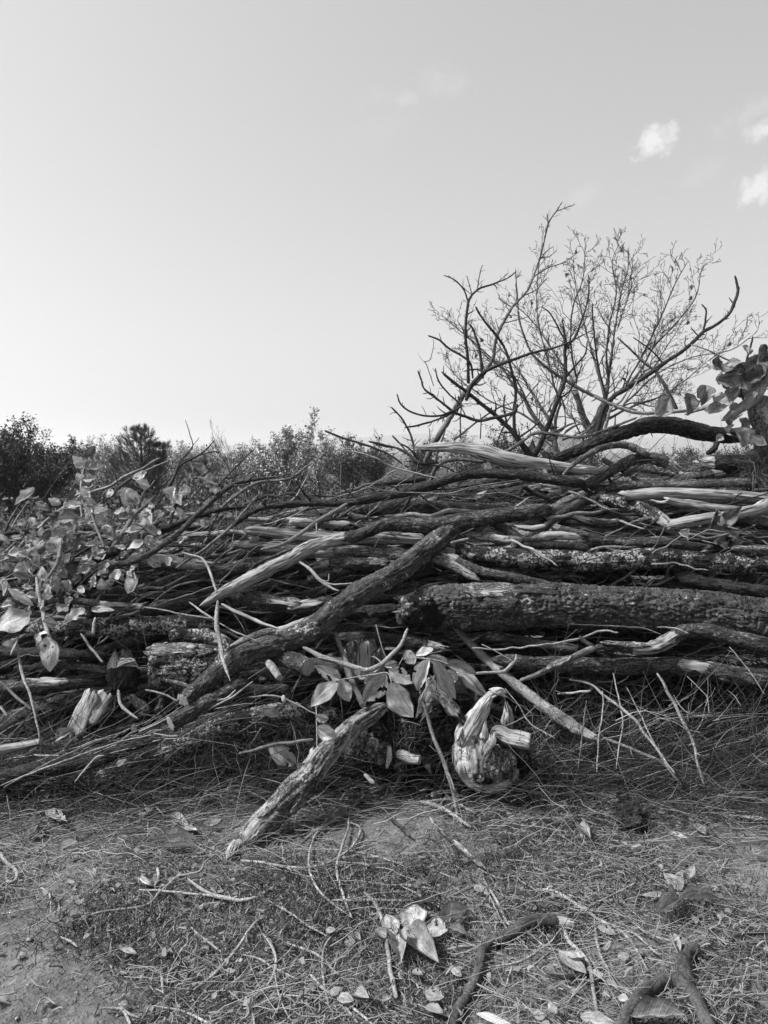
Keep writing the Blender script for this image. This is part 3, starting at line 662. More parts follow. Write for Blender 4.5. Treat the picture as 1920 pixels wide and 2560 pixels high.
# ------------------------------------------------ big bare walnut tree at the right, 12 m away
def walnut():
    Y0 = 12.0; key = 'A'
    b = P(930 * .61483 + 900, 1040 * .61483 + 480, Y0); b[2] = gz1(b[0], Y0)
    rt = empty('bare_walnut_tree', tuple(b)); tag(rt, 'leafless spreading walnut tree rising behind the right part of the pile', 'tree')
    limbs = [('930,1100,46 940,1010,44 925,960,40 905,900,34 880,830,26 862,800,22', 0, 1), ('935,990,34 975,900,30 1000,830,24 1015,740,18 1035,640,14 1045,560,10 1060,470,8 1080,380,6 1105,300,5 1112,200,3', .1, 0),
             ('960,1010,30 985,930,30 1000,870,26 1020,830,20 1060,800,14 1110,730,11 1160,640,9 1230,560,7 1300,460,5 1320,340,3', -.3, 0), ('905,900,22 895,820,20 880,760,14 850,700,12 820,640,10 780,560,8 720,470,6 650,400,4', .4, 0),
             ('1000,840,20 985,760,14 960,650,12 945,560,9 930,460,7 915,360,5 908,240,3', .3, 0), ('1010,760,14 990,660,10 985,560,8 1000,440,6 970,330,4 985,270,3', -.4, 0),
             ('800,1040,34 775,1000,30 735,950,26 700,890,22 680,840,18 640,790,14 600,720,10 520,640,8 430,560,6 340,480,3', .2, 0), ('790,1000,24 780,930,20 745,850,14 700,760,12 690,720,9 640,640,8 600,560,6 580,430,3', .6, 0),
             ('800,1010,20 790,930,16 800,860,13 770,780,10 740,680,8 700,560,6 690,420,5 700,270,3', -.3, 0), ('1030,830,14 1120,790,12 1220,720,9 1300,620,7 1370,540,5 1440,440,4', .5, 0),
             ('990,930,16 1060,900,12 1140,860,10 1240,830,8 1350,760,6 1450,680,5 1520,640,3', .2, 0), ('1080,790,10 1130,660,9 1160,560,7 1200,420,5 1220,350,3', -.5, 0),
             ('1045,560,8 1090,470,7 1130,400,5 1160,330,4 1165,280,3', .4, 0), ('880,760,12 840,640,9 830,500,7 850,400,5 840,290,3', -.5, 0),
             ('735,950,14 660,900,10 560,860,8 470,800,6 400,740,4 350,680,3', .2, 0), ('690,880,10 620,760,8 520,700,6 440,640,4 370,560,3', -.4, 0),
             ('930,960,14 860,900,11 850,820,8 810,740,7 780,660,5', .5, 0), ('1000,900,14 1060,860,10 1150,760,8 1260,700,6 1380,680,5 1450,620,3', -.6, 0),
             ('1050,880,9 1150,850,8 1260,860,6 1360,800,5 1440,790,3', .6, 0), ('760,900,10 820,820,8 880,700,7 900,600,5 950,480,4', .7, 0)]
    Ps = []; Ds = []; Ls = []; Rs = []
    r = np.random.default_rng(12); ctr = P(1480, 1000, Y0)
    for s, off, br in limbs:
        pts, rad = parse(key, s, 0, Y=Y0)
        pts[:, 1] += np.linspace(0, off * 2.2, len(pts))
        if s.startswith(('930,1100', '800,1040')): pts = np.vstack([[b[0] + (pts[0][0] - b[0]) * .4, Y0, b[2] - .1], pts]); rad = np.append(rad[0] * 1.15, rad)
        o, info = add_tube('limb', rt, 'treebark_t', pts, rad * .8, step=.05, ring=8 if rad[0] > .05 else 6, wob=.5, e0='taper', e1='broken' if br else 'taper')
        C, T = info['C'], info['T']; m = len(C); k = int(11 + m * .18)
        js = (m * (.18 + .8 * (np.arange(k) + r.random(k)) / k)).astype(int).clip(0, m - 2)
        rv = r.normal(0, 1, (k, 3)); rv -= T[js] * (rv * T[js]).sum(1)[:, None]; rv /= np.linalg.norm(rv, axis=1)[:, None]
        d = T[js] * .8 + rv * .8 + [0, 0, .25]
        Ps.append(C[js]); Ds.append(d); Ls.append(r.uniform(.3, .8, k) * (1.1 - .6 * js / m)); Rs.append(np.maximum(info['r'][js] * .5, .005))
    out, C = grow(np.concatenate(Ps), np.concatenate(Ds), np.concatenate(Ls), np.minimum(.011, np.concatenate(Rs)), 4, 77, spread=.85, up=.12, n=(4, 2, 2), ratio=.48, zig=.05, tmin=.25, rmin=.004)
    V, Q, t = join(out); o = stuffobj('twigs', V, Q, t, 'fartwig', rt); o.data.transform(Matrix.Translation(-Vector(b)))
    for i in range(26):   # few last leaves and nut husks
        j = r.integers(0, len(C)); p = C[j][-1]; leaf('leaf', p, p + [r.uniform(-.05, .05), 0, -.08], .05, (r.normal(), -1, 0), 'leafdark', rt)
M['treebark_t'] = bark('walnut_tree_bark', .08, .2, 12, .1, 0, 0, bump=.01)
walnut()
# ------------------------------------------------ shed with ribbed roof
def shed():
    Y = 30.0; s = Y / FPX; xa, xb = (1352 - 960) * s, (1475 - 960) * s; zr = CAMZ + (1130 - 1094) * s; ze = zr - .62
    c = ((xa + xb) / 2, Y, gz1((xa + xb) / 2, Y)); rt = empty('metal_roofed_shed', c); tag(rt, 'small shed with a ribbed metal roof seen through the bare tree', 'shed')
    def box(nm, x0, x1, y0, y1, z0, z1, mat):
        V = np.array([(x, y, z) for z in (z0, z1) for y in (y0, y1) for x in (x0, x1)]) - np.array(c)
        return link(nm, mesh_np(nm, V, [(0, 2, 3, 1), (4, 5, 7, 6), (0, 1, 5, 4), (2, 6, 7, 3), (0, 4, 6, 2), (1, 3, 7, 5)], smooth=False), mat, rt)
    w = MB('shed_wall', .8).m; w.node_tree.nodes['Principled BSDF'].inputs['Base Color'].default_value = (.25, .25, .25, 1)
    m = MB('roof_metal', .5, .5); m.color(m.ramp(m.noise(m.coord(), 3, 4), .3, .7, .09, .16))
    box('wall', xa + .1, xb - .1, Y + .25, Y + 2.4, c[2] - .2, ze + .02, w); box('door', xa + .8, xa + 1.5, Y + .22, Y + .249, c[2], c[2] + 1.1, m.m)
    n = 34; xs = np.linspace(xa - .1, xb + .1, n * 6 + 1)
    z = .035 * (np.abs(((np.arange(len(xs)) / 6) % 1) - .5) < .18)
    rows = [np.stack([xs, xs * 0 + Y, ze + z], -1), np.stack([xs, xs * 0 + Y + 1.3, zr + z], -1), np.stack([xs, xs * 0 + Y + 2.6, ze + z], -1)]
    V = np.concatenate(rows + [q - [0, 0, .03] for q in rows]) - np.array(c); k = len(xs); idx = np.arange(3 * k).reshape(3, k)
    Q = np.stack([idx[:-1, :-1], idx[:-1, 1:], idx[1:, 1:], idx[1:, :-1]], -1).reshape(-1, 4)
    link('ribbed_roof', mesh_np('ribbed_roof', V, np.concatenate([Q, Q[:, ::-1] + 3 * k]), smooth=False), m.m, rt)
    box('ridge_cap', xa - .12, xb + .12, Y + 1.22, Y + 1.38, zr + .038, zr + .07, m.m)
shed()
# ------------------------------------------------ meadow behind the pile
def meadow():
    r = np.random.default_rng(21); n = 42000; Y = 5.6 * (30 / 5.6) ** r.random(n); X = (r.uniform(-150, 2070, n) - 960) / FPX * Y
    dens = fbm(np.stack([X * .7, Y * .7, X * 0], -1), 2, 6); k = dens > .36; X, Y = X[k], Y[k]; n = len(X); hh = .06 + .35 * np.clip(dens[k] - .36, 0, .4)
    P0 = np.stack([X, Y, gz(X, Y) - .01], -1); L = hh * r.uniform(.5, 1.6, n)
    D = np.stack([r.normal(0, .25, n), r.normal(0, .25, n), np.ones(n)], -1)
    V, Q, t = ribbons(P0, D, np.stack([r.normal(0, .4, n), -np.ones(n), r.normal(0, .2, n)], -1), L, .003 + Y * .0005, r.normal(0, .25, (n, 3)), r.random(n), segs=2)
    stuffobj('meadow_grass', V, Q, t, 'meadow')
    n = 11000; Y = 6 * (26 / 6) ** r.random(n); X = (r.uniform(-150, 2070, n) - 960) / FPX * Y
    base = np.stack([X, Y, gz(X, Y) + r.uniform(.02, .28, n)], -1); d = r.normal(0, 1, (n, 3))
    V, Q, t = ribbons(base, d, r.normal(0, 1, (n, 3)), r.uniform(.03, .07, n), r.uniform(.009, .018, n), r.normal(0, .2, (n, 3)), r.random(n) ** 2, segs=2)
    stuffobj('meadow_weeds', V, Q, t, 'meadow')
    n = 26000; Y = r.uniform(15, 32, n); px = r.uniform(-150, 2070, n); X = (px - 960) / FPX * Y
    top = .1 + .7 * fbm(np.stack([X * .5, Y * .3, X * 0], -1), 3, 31)
    base = np.stack([X, Y, gz(X, Y) + top * r.random(n) ** .7], -1)
    V, Q, t = ribbons(base, r.normal(0, 1, (n, 3)) + [0, 0, .6], r.normal(0, 1, (n, 3)), r.uniform(.05, .16, n), r.uniform(.012, .03, n), r.normal(0, .2, (n, 3)), r.random(n) ** 1.6, segs=2)
    stuffobj('undergrowth', V, Q, t, 'meadow')
meadow()
# ============================================================ THE PILE: filler branches inside it
def ztop(x):
    return float(np.interp(x, [-3, -2.1, -1.2, -.6, 0, .6, 1.2, 2.2, 3], [.85, .95, .98, 1.05, 1.22, 1.33, 1.38, 1.40, 1.35]))
def yfront(z): return float(np.interp(z, [0, .2, .4, .75, 1.1, 1.3, 1.5], [3.5, 3.55, 3.62, 3.82, 4.0, 4.12, 4.25]))
def where(px, py):
    h = 'left' if px < 500 else 'left-centre' if px < 850 else 'centre' if px < 1150 else 'right-centre' if px < 1500 else 'right'
    v = 'crest' if py < 1230 else 'upper layers' if py < 1380 else 'middle layers' if py < 1560 else 'lower layers' if py < 1750 else 'foot'
    return h, v
def filler():
    r = np.random.default_rng(41)
    protos = []
    mats = ['grey', 'rough', 'peel', 'smooth', 'scaly', 'wood', 'dark', 'lichen']
    tone = dict(dark='dark rough barked', rough='deeply cracked dark', grey='grey barked', peel='half peeled', smooth_dark='smooth dark', wood='barkless pale', scaly='scaly barked', lichen='lichen spotted', palewood='bare pale', smooth='smooth light', black='blackish')
    for v in range(26):
        R0 = [.055, .035, .045, .025, .03, .02, .06, .018, .028, .04, .022, .05, .015][v % 13]; L = r.uniform(1.0, 2.3) * (1.1 if R0 > .03 else .9)
        n = 6; t = np.linspace(-.5, .5, n); p = np.stack([t * L, r.normal(0, .02, n), r.normal(0, .03, n) + .08 * r.normal() * np.cos(t * 3.1)], -1)
        mt = mats[v % 8]; V, Q, T, bk, E, info = tube(p, np.linspace(R0, R0 * r.uniform(.5, .75), n), ring=int(np.clip(R0 * 700, 9, 36)), step=.011, e0=['cut', 'broken'][v % 2], e1='broken' if R0 > .02 else 'taper', wob=.5)
        me = mesh_np('stacked_branch', V, Q, T, {'bk': ('FLOAT_VECTOR', bk), 'ex': ('FLOAT', E)}); me.materials.append(M[mt]); protos.append((me, mt, R0, L))
    cnt = 0
    for k in range(250):
        me, mt, R0, L = protos[r.integers(0, 26)]
        x = r.uniform(-2.7, 2.7); z = R0 + (ztop(x) - .08 - R0) * r.random() ** .8
        depth = r.random() ** 1.4 * 1.0
        y = yfront(z) + R0 + .16 + depth
        if x > .35 and z < .55: y += .22
        px, py = project((x, y, z)); tilt = r.normal(0, .09) + (.16 if px < 900 else -.02)
        yaw = r.normal(0, .16)
        # keep tips inside the outline
        for s in (-1, 1):
            zt = z + s * math.sin(tilt) * L / 2
            if zt > ztop(x + s * L / 2) - .05: tilt -= s * min(.25, (zt - ztop(x + s * L / 2) + .06) / (L / 2))
        o = bpy.data.objects.new('stacked_branch', me); COL.objects.link(o)
        flip = math.pi if r.random() < .5 else 0
        o.location = (x, y, z); o.rotation_mode = 'XYZ'
        o.rotation_euler = (0, 0, 0)
        o.matrix_world = Matrix.Translation((x, y, z)) @ Matrix.Rotation(yaw + flip, 4, 'Z') @ Matrix.Rotation(-tilt if not flip else tilt, 4, 'Y') @ Matrix.Rotation(r.uniform(0, 6.28), 4, 'X')
        h, v = where(px, py)
        th = 'thick' if R0 > .045 else 'medium' if R0 > .026 else 'slim'
        lay = 'near the front' if depth < .15 else 'inside' if depth < .6 else 'at the back'
        tl = 'rising right' if tilt > .12 else 'sloping right' if tilt < -.08 else 'level'
        tag(o, '%s %s %s branch %s, %s %s' % (th, tl, tone[mt], lay, h, v), 'branch', 'branches stacked in the body of the pile')
    pale = [q for q in protos if q[1] in ('smooth', 'wood', 'peel', 'grey') and q[2] < .05]
    for k in range(26):
        me, mt, R0, L = pale[r.integers(0, len(pale))]; x = r.uniform(-.5, 2.3); z = r.uniform(.92, ztop(x) - .09); y = yfront(z) + r.uniform(-.03, .08); tilt = r.normal(.02, .10); px, py = project((x, y, z))
        o = bpy.data.objects.new('stacked_branch', me); COL.objects.link(o)
        o.matrix_world = Matrix.Translation((x, y, z)) @ Matrix.Rotation(r.normal(0, .1), 4, 'Z') @ Matrix.Rotation(-tilt, 4, 'Y') @ Matrix.Rotation(r.uniform(0, 6.28), 4, 'X')
        h, v = where(px, py); tag(o, '%s %s %s pole on the face, %s %s' % ('medium' if R0 > .026 else 'slim', 'rising right' if tilt > .08 else 'sloping right' if tilt < -.06 else 'level', tone[mt], h, v), 'branch', 'branches stacked in the body of the pile')
    # slim cut rods lying over one another near the face
    protos = []
    for v in range(16):
        R0 = [.009, .013, .017, .007][v % 4]; L = r.uniform(.9, 1.9); n = 8; t = np.linspace(-.5, .5, n)
        p = np.stack([t * L, r.normal(0, .025, n), r.normal(0, .02, n) + r.normal(0, .1) * np.cos(t * 3.1)], -1)
        mt = ['smooth_dark', 'grey', 'black', 'smooth'][(v // 2) % 4]
        V, Q, T, bk, E, info = tube(p, np.linspace(R0, R0 * .4, n), ring=6, step=.018, wob=1.2)
        Vs, Qs, Ts, bks, Es = [V], [Q], [T], [bk], [E]; o0 = len(V)
        for s in range(5):
            j = int(len(info['C']) * (.25 + .7 * r.random())); j = min(j, len(info['C']) - 3); d = info['T'][j] + r.normal(0, .5, 3); d /= np.linalg.norm(d); l2 = r.uniform(.12, .4)
            V2, Q2, T2, b2, E2, _ = tube([info['C'][j], info['C'][j] + d * l2 * .5 + r.normal(0, .01, 3), info['C'][j] + d * l2], [R0 * .5, R0 * .4, R0 * .25], ring=5, step=.02, wob=1.2)
            Vs.append(V2); Qs.append(Q2 + o0); Ts.append(T2 + o0); bks.append(b2); Es.append(E2); o0 += len(V2)
        me = mesh_np('thin_branch', np.concatenate(Vs), np.concatenate(Qs), np.concatenate(Ts), {'bk': ('FLOAT_VECTOR', np.concatenate(bks)), 'ex': ('FLOAT', np.concatenate(Es))}); me.materials.append(M[mt]); protos.append((me, mt, R0, L))
    for k in range(105):
        me, mt, R0, L = protos[r.integers(0, 16)]
        x = r.uniform(-2.2, 2.2); hi = ztop(x) + .02; lo = .5 if x > -.6 else .35; z = lo + (hi - lo) * r.random() ** .55
        y = yfront(z) + r.uniform(-.10, .35); px, py = project((x, y, z)); tilt = r.normal(0, .20) + (.30 if px < 700 else .12 if px < 1150 else .02)
        o = bpy.data.objects.new('thin_branch', me); COL.objects.link(o)
        o.matrix_world = Matrix.Translation((x, y, z)) @ Matrix.Rotation(r.normal(0, .2), 4, 'Z') @ Matrix.Rotation(-tilt, 4, 'Y') @ Matrix.Rotation(r.uniform(0, 6.28), 4, 'X')
        h, v = where(px, py); w2 = 'finger thick' if R0 > .010 else 'pencil thin'
        tl = 'rising right' if tilt > .15 else 'sloping down right' if tilt < -.08 else 'nearly level'
        tag(o, '%s %s branch, %s, over the %s, %s' % (w2, tone[mt], tl, v, h), 'branch', 'slim branches lying across the pile')
filler()
# ============================================================ THE TRACED BRANCHES AND LOGS
# --- cut branches standing up out of the crest, in front of the walnut tree
UP_ = dict(Y=4.35, cat='branch', group='cut branches sticking up from the crest')
def ub(label, s, off=0, mat='black', forks=(), tw=0, **k):
    return BR('upright_branch', 'A', s, off, mat, label, forks=forks, twigs=tw, tw_len=.07, **{**UP_, **k})
ub('long straight leaning branch with a fine forked tip, tallest on the crest', '262,1105,22 300,1020,24 370,910,22 430,815,20 490,755,16 540,680,13 560,580,12 620,470,10 680,400,9 730,270,7 765,130,6 800,75,5 824,38,4', 0, 'smooth_dark',
   ('768,135,5 764,110,5 760,90,4', '800,78,4 835,65,4 874,50,3', '728,280,5 760,240,4 786,222,3', '735,270,4 770,262,4 802,234,3', '700,345,6 760,310,5 830,285,4 895,240,3', '660,420,5 720,395,4 760,352,3', '620,470,5 575,440,4 560,410,3', '590,540,5 640,520,4 690,505,3'), 26)
ub('tall forked branch with twiggy tips left of the longest leaning one', '440,780,14 440,700,12 430,600,12 432,500,11 445,440,9 480,395,8 540,375,7 600,350,5 640,318,4', -.05, 'black',
   ('478,400,5 486,340,4 498,296,3', '440,450,7 420,395,6 385,358,5 342,338,4', '418,392,4 434,340,3', '540,378,4 560,392,3', '385,360,3 358,338,3', '560,370,3 605,328,3'), 18)
ub('dark stem that bends over to the upper left, tip beside the forked branch', '640,1015,14 630,960,14 625,890,13 632,830,12 625,760,11 610,700,11 580,620,10 520,540,10 490,500,8 470,465,8', -.1, 'black', (), 10)
ub('short dark stem leaning left below the forked branch', '500,760,12 495,720,12 480,620,10 460,560,9 443,535,6', -.08, 'black', (), 6)
ub('sweeping thin branch arching from the crest up to a vertical tip', '1130,892,16 1040,870,16 950,830,14 860,780,13 790,735,12 730,690,11 690,640,9 650,530,8 640,430,7 632,318,6', .05, 'smooth_dark', ('632,350,4 655,335,3',), 14)
ub('nearly level branch crossing the leaning one below its middle', '430,850,16 460,780,15 510,730,14 600,690,12 700,655,10 800,630,8 870,600,6 950,560,4', -.12, 'black', ('510,738,8 470,720,7 420,730,5',), 10)
ub('main dark stem rising from the crest into three crooked tips', '700,1082,26 740,1010,20 790,880,18 830,770,15 835,690,13 832,600,10 822,515,7', -.05, 'black', ('836,640,10 880,580,9 905,510,8 928,430,7 930,335,5', '832,760,10 880,700,8 915,660,7 925,605,5', '805,850,8 860,800,7 905,700,5'), 14)
ub('dark stem curving left from the crest with spurs, beside the three tipped one', '700,1082,28 640,1005,22 590,945,18 540,900,17 490,860,15 430,810,13 380,775,11 330,730,8', -.1, 'black', ('430,815,8 370,760,6 345,740,5', '600,950,9 585,880,7 590,820,5', '640,1000,9 700,960,7 745,925,4'), 16)
ub('S shaped dark branch ending at the left edge of the thicket', '640,860,12 630,890,13 600,905,13 540,920,13 480,930,13 420,910,12 375,890,11 335,858,10 300,830,9 262,800,8 250,765,7 235,725,6', -.14, 'black', ('330,850,6 290,820,5 255,820,4',), 12)
ub('low dark branch curving up to a tip at the far left of the thicket', '420,865,10 375,892,10 330,908,9 260,908,8 200,890,8 165,860,7 150,820,5', -.16, 'black', (), 10)
ub('straight short dark branch pointing left below the curved ones', '400,880,8 360,905,9 300,930,8 240,948,8 180,958,6', -.1, 'black', (), 6)
ub('thin drooping branch leaning left, leftmost of the thicket', '222,1078,9 215,1020,8 195,965,7 165,915,6 128,875,5', -.12, 'black', (), 6)
ub('dark stem with a hooked tip at the upper left of the thicket', '460,760,8 450,700,10 410,665,9 360,635,9 320,600,8 275,583,6', -.06, 'black', (), 6)
ub('thin dark rod rising left between the S shaped branch and the leaning one', '390,910,7 400,860,8 360,820,7 320,770,7 306,715,5', -.1, 'black', (), 5)
ub('thin curled withered shoot hanging at the left of the thicket', '300,790,4 270,700,4 260,690,4 285,680,4 300,620,3 296,595,2', -.1, 'smooth_dark', (), 4)
ub('long curved branch sweeping out to a lone hooked tip at the right', '960,990,20 985,890,20 1030,832,19 1100,790,18 1180,740,17 1260,680,16 1330,630,15 1390,575,14 1440,545,12 1500,495,12 1525,440,12 1535,400,11 1530,365,9 1524,338,7', -.05, 'black',
   ('1398,572,9 1405,520,8 1407,480,7 1388,455,5', '1372,585,6 1358,565,5 1345,550,4', '1440,548,5 1490,505,4 1496,480,3', '1240,700,7 1180,640,6 1110,590,5'), 14)
ub('smooth thin rod sloping down right toward the dead leaves', '1345,620,5 1420,645,6 1490,680,7 1560,705,8 1600,730,8', -.1, 'smooth', (), 3)
ub('pale peeling rod leaning left above the big ribbed leaf', '1290,890,16 1240,790,14 1200,730,12 1150,690,10 1100,640,8 1045,590,6', .05, 'smooth_dark', (), 6)
ub('slender upright rod between the three tipped stem and the long curved one', '1005,850,9 975,740,9 960,650,8 950,560,7 945,450,5', .05, 'black', (), 10)
ub('thin crooked rod leaning up to the left in the middle of the thicket', '850,640,8 800,540,7 770,490,6 735,465,4', -.02, 'black', (), 6)
ub('pale slim branch running level from the crest to the leaf cluster', '950,830,12 1060,880,14 1150,900,14 1250,895,16 1340,885,16 1420,870,16 1500,850,14', -.1, 'smooth', ('1060,880,8 1110,800,6 1130,760,4',), 3)
ub('thin branch sloping up left from the crest toward the far shrubs', '220,1082,9 160,1045,8 100,1035,6 35,1015,5', -.1, 'black', (), 5)
ub('thin dark branch sloping left over the far shrubs', '250,1100,9 200,1045,7 160,1020,6 130,990,4', -.15, 'black', (), 3)
ub('slim rod rising at the right behind the thicket', '990,1000,12 1005,930,12 1020,880,10 1060,850,8 1100,790,6', .1, 'smooth', (), 3)
for i, (s, lb) in enumerate((('410,1005,7 408,940,6 412,860,5 405,800,4', 'thin upright twig crossing the foot of the leaning branch'), ('490,1005,5 492,950,5 490,900,3', 'short upright twig right of the leaning branch foot'),
                ('555,1020,6 600,930,6 680,830,5 740,760,3', 'thin twig slanting right behind the curved stems'), ('380,1010,8 470,940,7 560,880,6 640,850,4', 'thin branch slanting up right across the leaning branch'),
                ('820,1010,7 870,990,6 930,960,4 960,930,3', 'short twig rising right of the three tipped stem'), ('1030,1000,6 1035,950,6 1040,905,4', 'short dark peg standing above the arched branch'),
                ('700,1060,9 760,1000,8 830,960,6 830,870,4', 'thin branch bending upward beside the main dark stem'), ('915,1020,7 880,950,6 860,900,4', 'thin rod leaning left in front of the walnut trunk'),
                ('1570,720,10 1575,670,9 1590,620,8 1598,585,6', 'dark blunt rod standing up from the leaf cluster'), ('285,1010,5 282,960,4', 'tiny upright twig left of the leaning branch foot'))):
    ub(lb, s, -.08 + .03 * (i % 4), 'black' if i % 3 else 'smooth_dark', (), 2)
# --- upper right logs
BR('thick_branch', 'D', '340,410,40 480,375,62 620,320,74 800,255,82 950,215,94 1100,215,102 1250,245,98 1400,265,84 1560,275,74 1700,290,66', (.05, .2), 'rough', 'thick dark arched branch on top of the crest at the right', 'log', e0='taper', e1='broken', amp=.007, forks=('1390,280,30 1340,340,34 1290,365,30',))
BR('forked_branch', 'D', '560,548,56 620,530,60 680,490,62 760,440,62 860,400,66 960,388,66 1050,415,72 1125,462,66', (-.08, -.02), 'scaly', 'rough arched branch with a forked pale limb, below the thick dark arch', 'log', e0='taper', e1='broken', amp=.006)
BR('curved_branch', 'D', '440,492,14 530,412,28 650,342,36 760,318,40 870,330,46 960,380,40', (-.2, -.1), 'grey', 'smooth grey limb curving down left in front of the arched branch', 'branch')
BR('barkless_log', 'A', '236,1042,26 330,1040,37 430,1048,46 520,1068,62 600,1092,58 720,1110,48 850,1118,44 980,1135,34', (-.12, -.1), 'palewood', 'pale barkless log pointing left at the top of the pile', 'log', e0='broken', e1='taper', forks=('740,1112,20 750,1135,18 765,1152,14', '540,1075,30 515,1098,20'))
BR('long_branch', 'C', '-120,850,14 0,765,24 130,692,28 330,665,38 600,660,44 820,620,54 1000,590,58 1150,555,54 1300,502,52 1500,492,54 1700,505,58 1850,520,60 2050,545,56', (-.1, -.1), 'dark', 'long dark branch arching from the left over the crest, left one of two long ones', 'branch', twigs=14, tw_len=.2, amp=.003)
BR('barkless_log', 'D', '800,612,70 1000,606,66 1300,618,64 1500,625,62 1800,650,60', (-.12, -.1), 'wood', 'smooth split ended barkless log at the right under the crest', 'log', e0='broken', e1='cut', ex=((0, 1, .3),))
BR('barkless_log', 'D', '600,575,36 900,562,50 1150,527,62 1300,497,60 1390,480,54', (-.02, 0), 'peel', 'half peeled log rising right beneath the dark arch', 'log', e0='taper', e1='broken')
BR('barkless_log', 'D', '1060,640,46 1200,668,50 1400,690,46 1800,712,40', (-.2, -.16), 'palewood', 'pale log with a torn splintered left end at the right edge', 'log', e0='broken', e1='cut', forks=('1080,660,22 1020,655,18 960,640,12', '1070,640,14 1040,625,10'))
BR('barkless_log', 'D', '1075,790,58 1250,762,62 1400,738,58 1560,700,60 1640,660,66 1700,640,50', (-.25, -.2), 'palewood', 'pale knobbly log reaching left beneath the torn one at the right', 'log', e0='broken', e1='broken')
BR('barkless_log', 'D', '1440,925,40 1560,930,44 1800,940,46', (-.15, -.15), 'wood', 'short pale log end below the pair of upright leaves at the right', 'log', e0='taper')
BR('barkless_log', 'D', '1480,740,36 1580,765,46 1800,800,50', (-.12, -.1), 'wood', 'pale log sloping down to the right edge below the knobbly one', 'log')
BR('lichen_log', 'D', '600,630,40 700,640,60 800,660,70 900,690,82 1000,742,86 1085,795,74', (.0, -.12), 'lichen', 'lichen covered log sloping down right below the split ended one', 'log', e0='taper', e1='broken')
BR('lichen_log', 'C', '1200,920,80 1400,965,100 1640,1000,112 1900,1010,116 2150,1015,112 2450,1000,104 2800,1010,104 3250,1020,100', (-.02, -.1), 'lichen', 'long level log dotted with lichen above the thickest trunk', 'log', e0='broken', amp=.008)
BR('fallen_log', 'G', '-520,150,150 -400,165,215 -250,165,256 0,165,268 300,165,258 700,168,248 1100,182,246 1400,205,250 1659,230,250 2100,250,250', (-.05, -.1), 'scaly', 'thickest trunk with coarse plated bark, broken at its left end', 'log', e0='broken', e1='cut', amp=.013, maxring=140, step=.0055, wob=.12, ex=((0, .05, .5),))
BR('log', 'G', '20,470,56 200,490,80 500,495,92 900,502,96 1200,520,102 1450,547,106 1659,560,106 2000,575,100', (-.02, -.06), 'peel', 'straight log with flaking bark, lowest of the right side', 'log', e0='taper', e1='cut', amp=.006)
BR('crooked_branch', 'G', '600,410,40 700,395,56 790,385,66 900,392,68 1020,372,78 1150,325,84 1300,312,84 1450,345,88 1659,385,92 2000,420,90', (-.12, -.14), 'peel', 'crooked branch with a bare pale patch between trunk and flaking log', 'branch', e0='taper', amp=.006, forks=('640,405,34 580,370,28 540,330,24',), ex=((.2, .27, .9),))
BR('branch', 'G', '185,598,22 350,530,32 520,450,38 630,400,40', (-.2, -.16), 'smooth_dark', 'thin straight branch sloping down left from the crooked one', 'branch', e0='taper')
BR('leaning_stick', 'G', '-230,250,26 -100,380,42 0,480,52 100,570,58 250,690,62 400,800,68 500,868,74 590,915,60 645,935,36', (.12, -.12), 'smooth', 'smooth pale spotted stick leaning down right in front of the flaking log', 'branch', e0='taper', e1='broken', wob=.15, twigs=0)
BR('twig', 'K', '590,595,28 780,575,36 920,565,42 1000,510,44 1060,440,26 1062,375,12', (-.24, -.22), 'smooth', 'small hooked twig lying over the pale spotted stick', 'twig', forks=('1030,455,14 860,360,14 680,268,12',))
BR('twig', 'G', '-100,405,8 100,408,12 300,390,12 450,365,12 560,345,12 660,302,14 775,312,10', (-.1, -.14), 'smooth', 'jointed thin twig beneath the thickest trunk', 'twig', wob=.8)
BR('twig', 'G', '490,262,6 650,270,8 820,278,10 930,290,8 1030,325,6', (-.2, -.2), 'smooth_dark', 'fine dark twig running along the underside of the trunk', 'twig')
BR('twig', 'G', '1000,280,8 1100,285,12 1190,318,9', (-.24, -.24), 'straw', 'short pale splinter below the trunk at the right', 'twig')
# --- long branches and pale logs, left of centre
BR('long_branch', 'C', '-242,1269,14 -180,1235,40 -120,1200,58 0,1138,74 150,1062,84 300,992,82 420,925,78 560,880,72 700,850,72 800,805,72 900,780,78 1100,785,92 1300,765,96 1450,740,92 1659,710,88 1850,690,70', (-.16, -.1), 'peel', 'long bent branch, debarked and pale at its lower left end', 'branch', e0='taper', e1='taper', amp=.005, ex=((0, .33, .7),), wob=.15)
BR('barkless_log', 'C', '20,818,44 90,825,58 300,842,66 400,852,72 600,865,72 850,862,76 1100,872,66', (.02, .05), 'wood', 'pale smooth log behind the twigs, upper of the left pair', 'log', e0='taper', ex=((0, 1, .2),))
BR('barkless_log', 'C', '-40,900,50 200,925,60 330,938,62 500,950,62 700,948,68 900,955,66 1050,960,40', (-.02, -.02), 'wood', 'pale barkless log below the upper one, left of the diagonal branch', 'log', e0='broken', e1='taper', forks=('860,950,24 920,925,20 990,940,12',))
BR('log', 'C', '445,1030,44 520,1012,62 650,1015,70 800,1022,72 900,1035,60 1000,1050,40', (-.05, -.05), 'peel', 'short log with a pale broken stub end left of the diagonal branch', 'log', e0='broken', e1='taper')
BR('barkless_log', 'C', '1360,850,62 1500,855,60 1640,870,40', (-.04, 0), 'wood', 'short pale log end right of the top of the diagonal branch', 'log', e0='cut')
BR('log', 'C', '480,770,60 560,790,84 650,812,84 800,815,60', (.1, .1), 'dark', 'dark blunt log end behind the long bent branch', 'log', e0='cut')
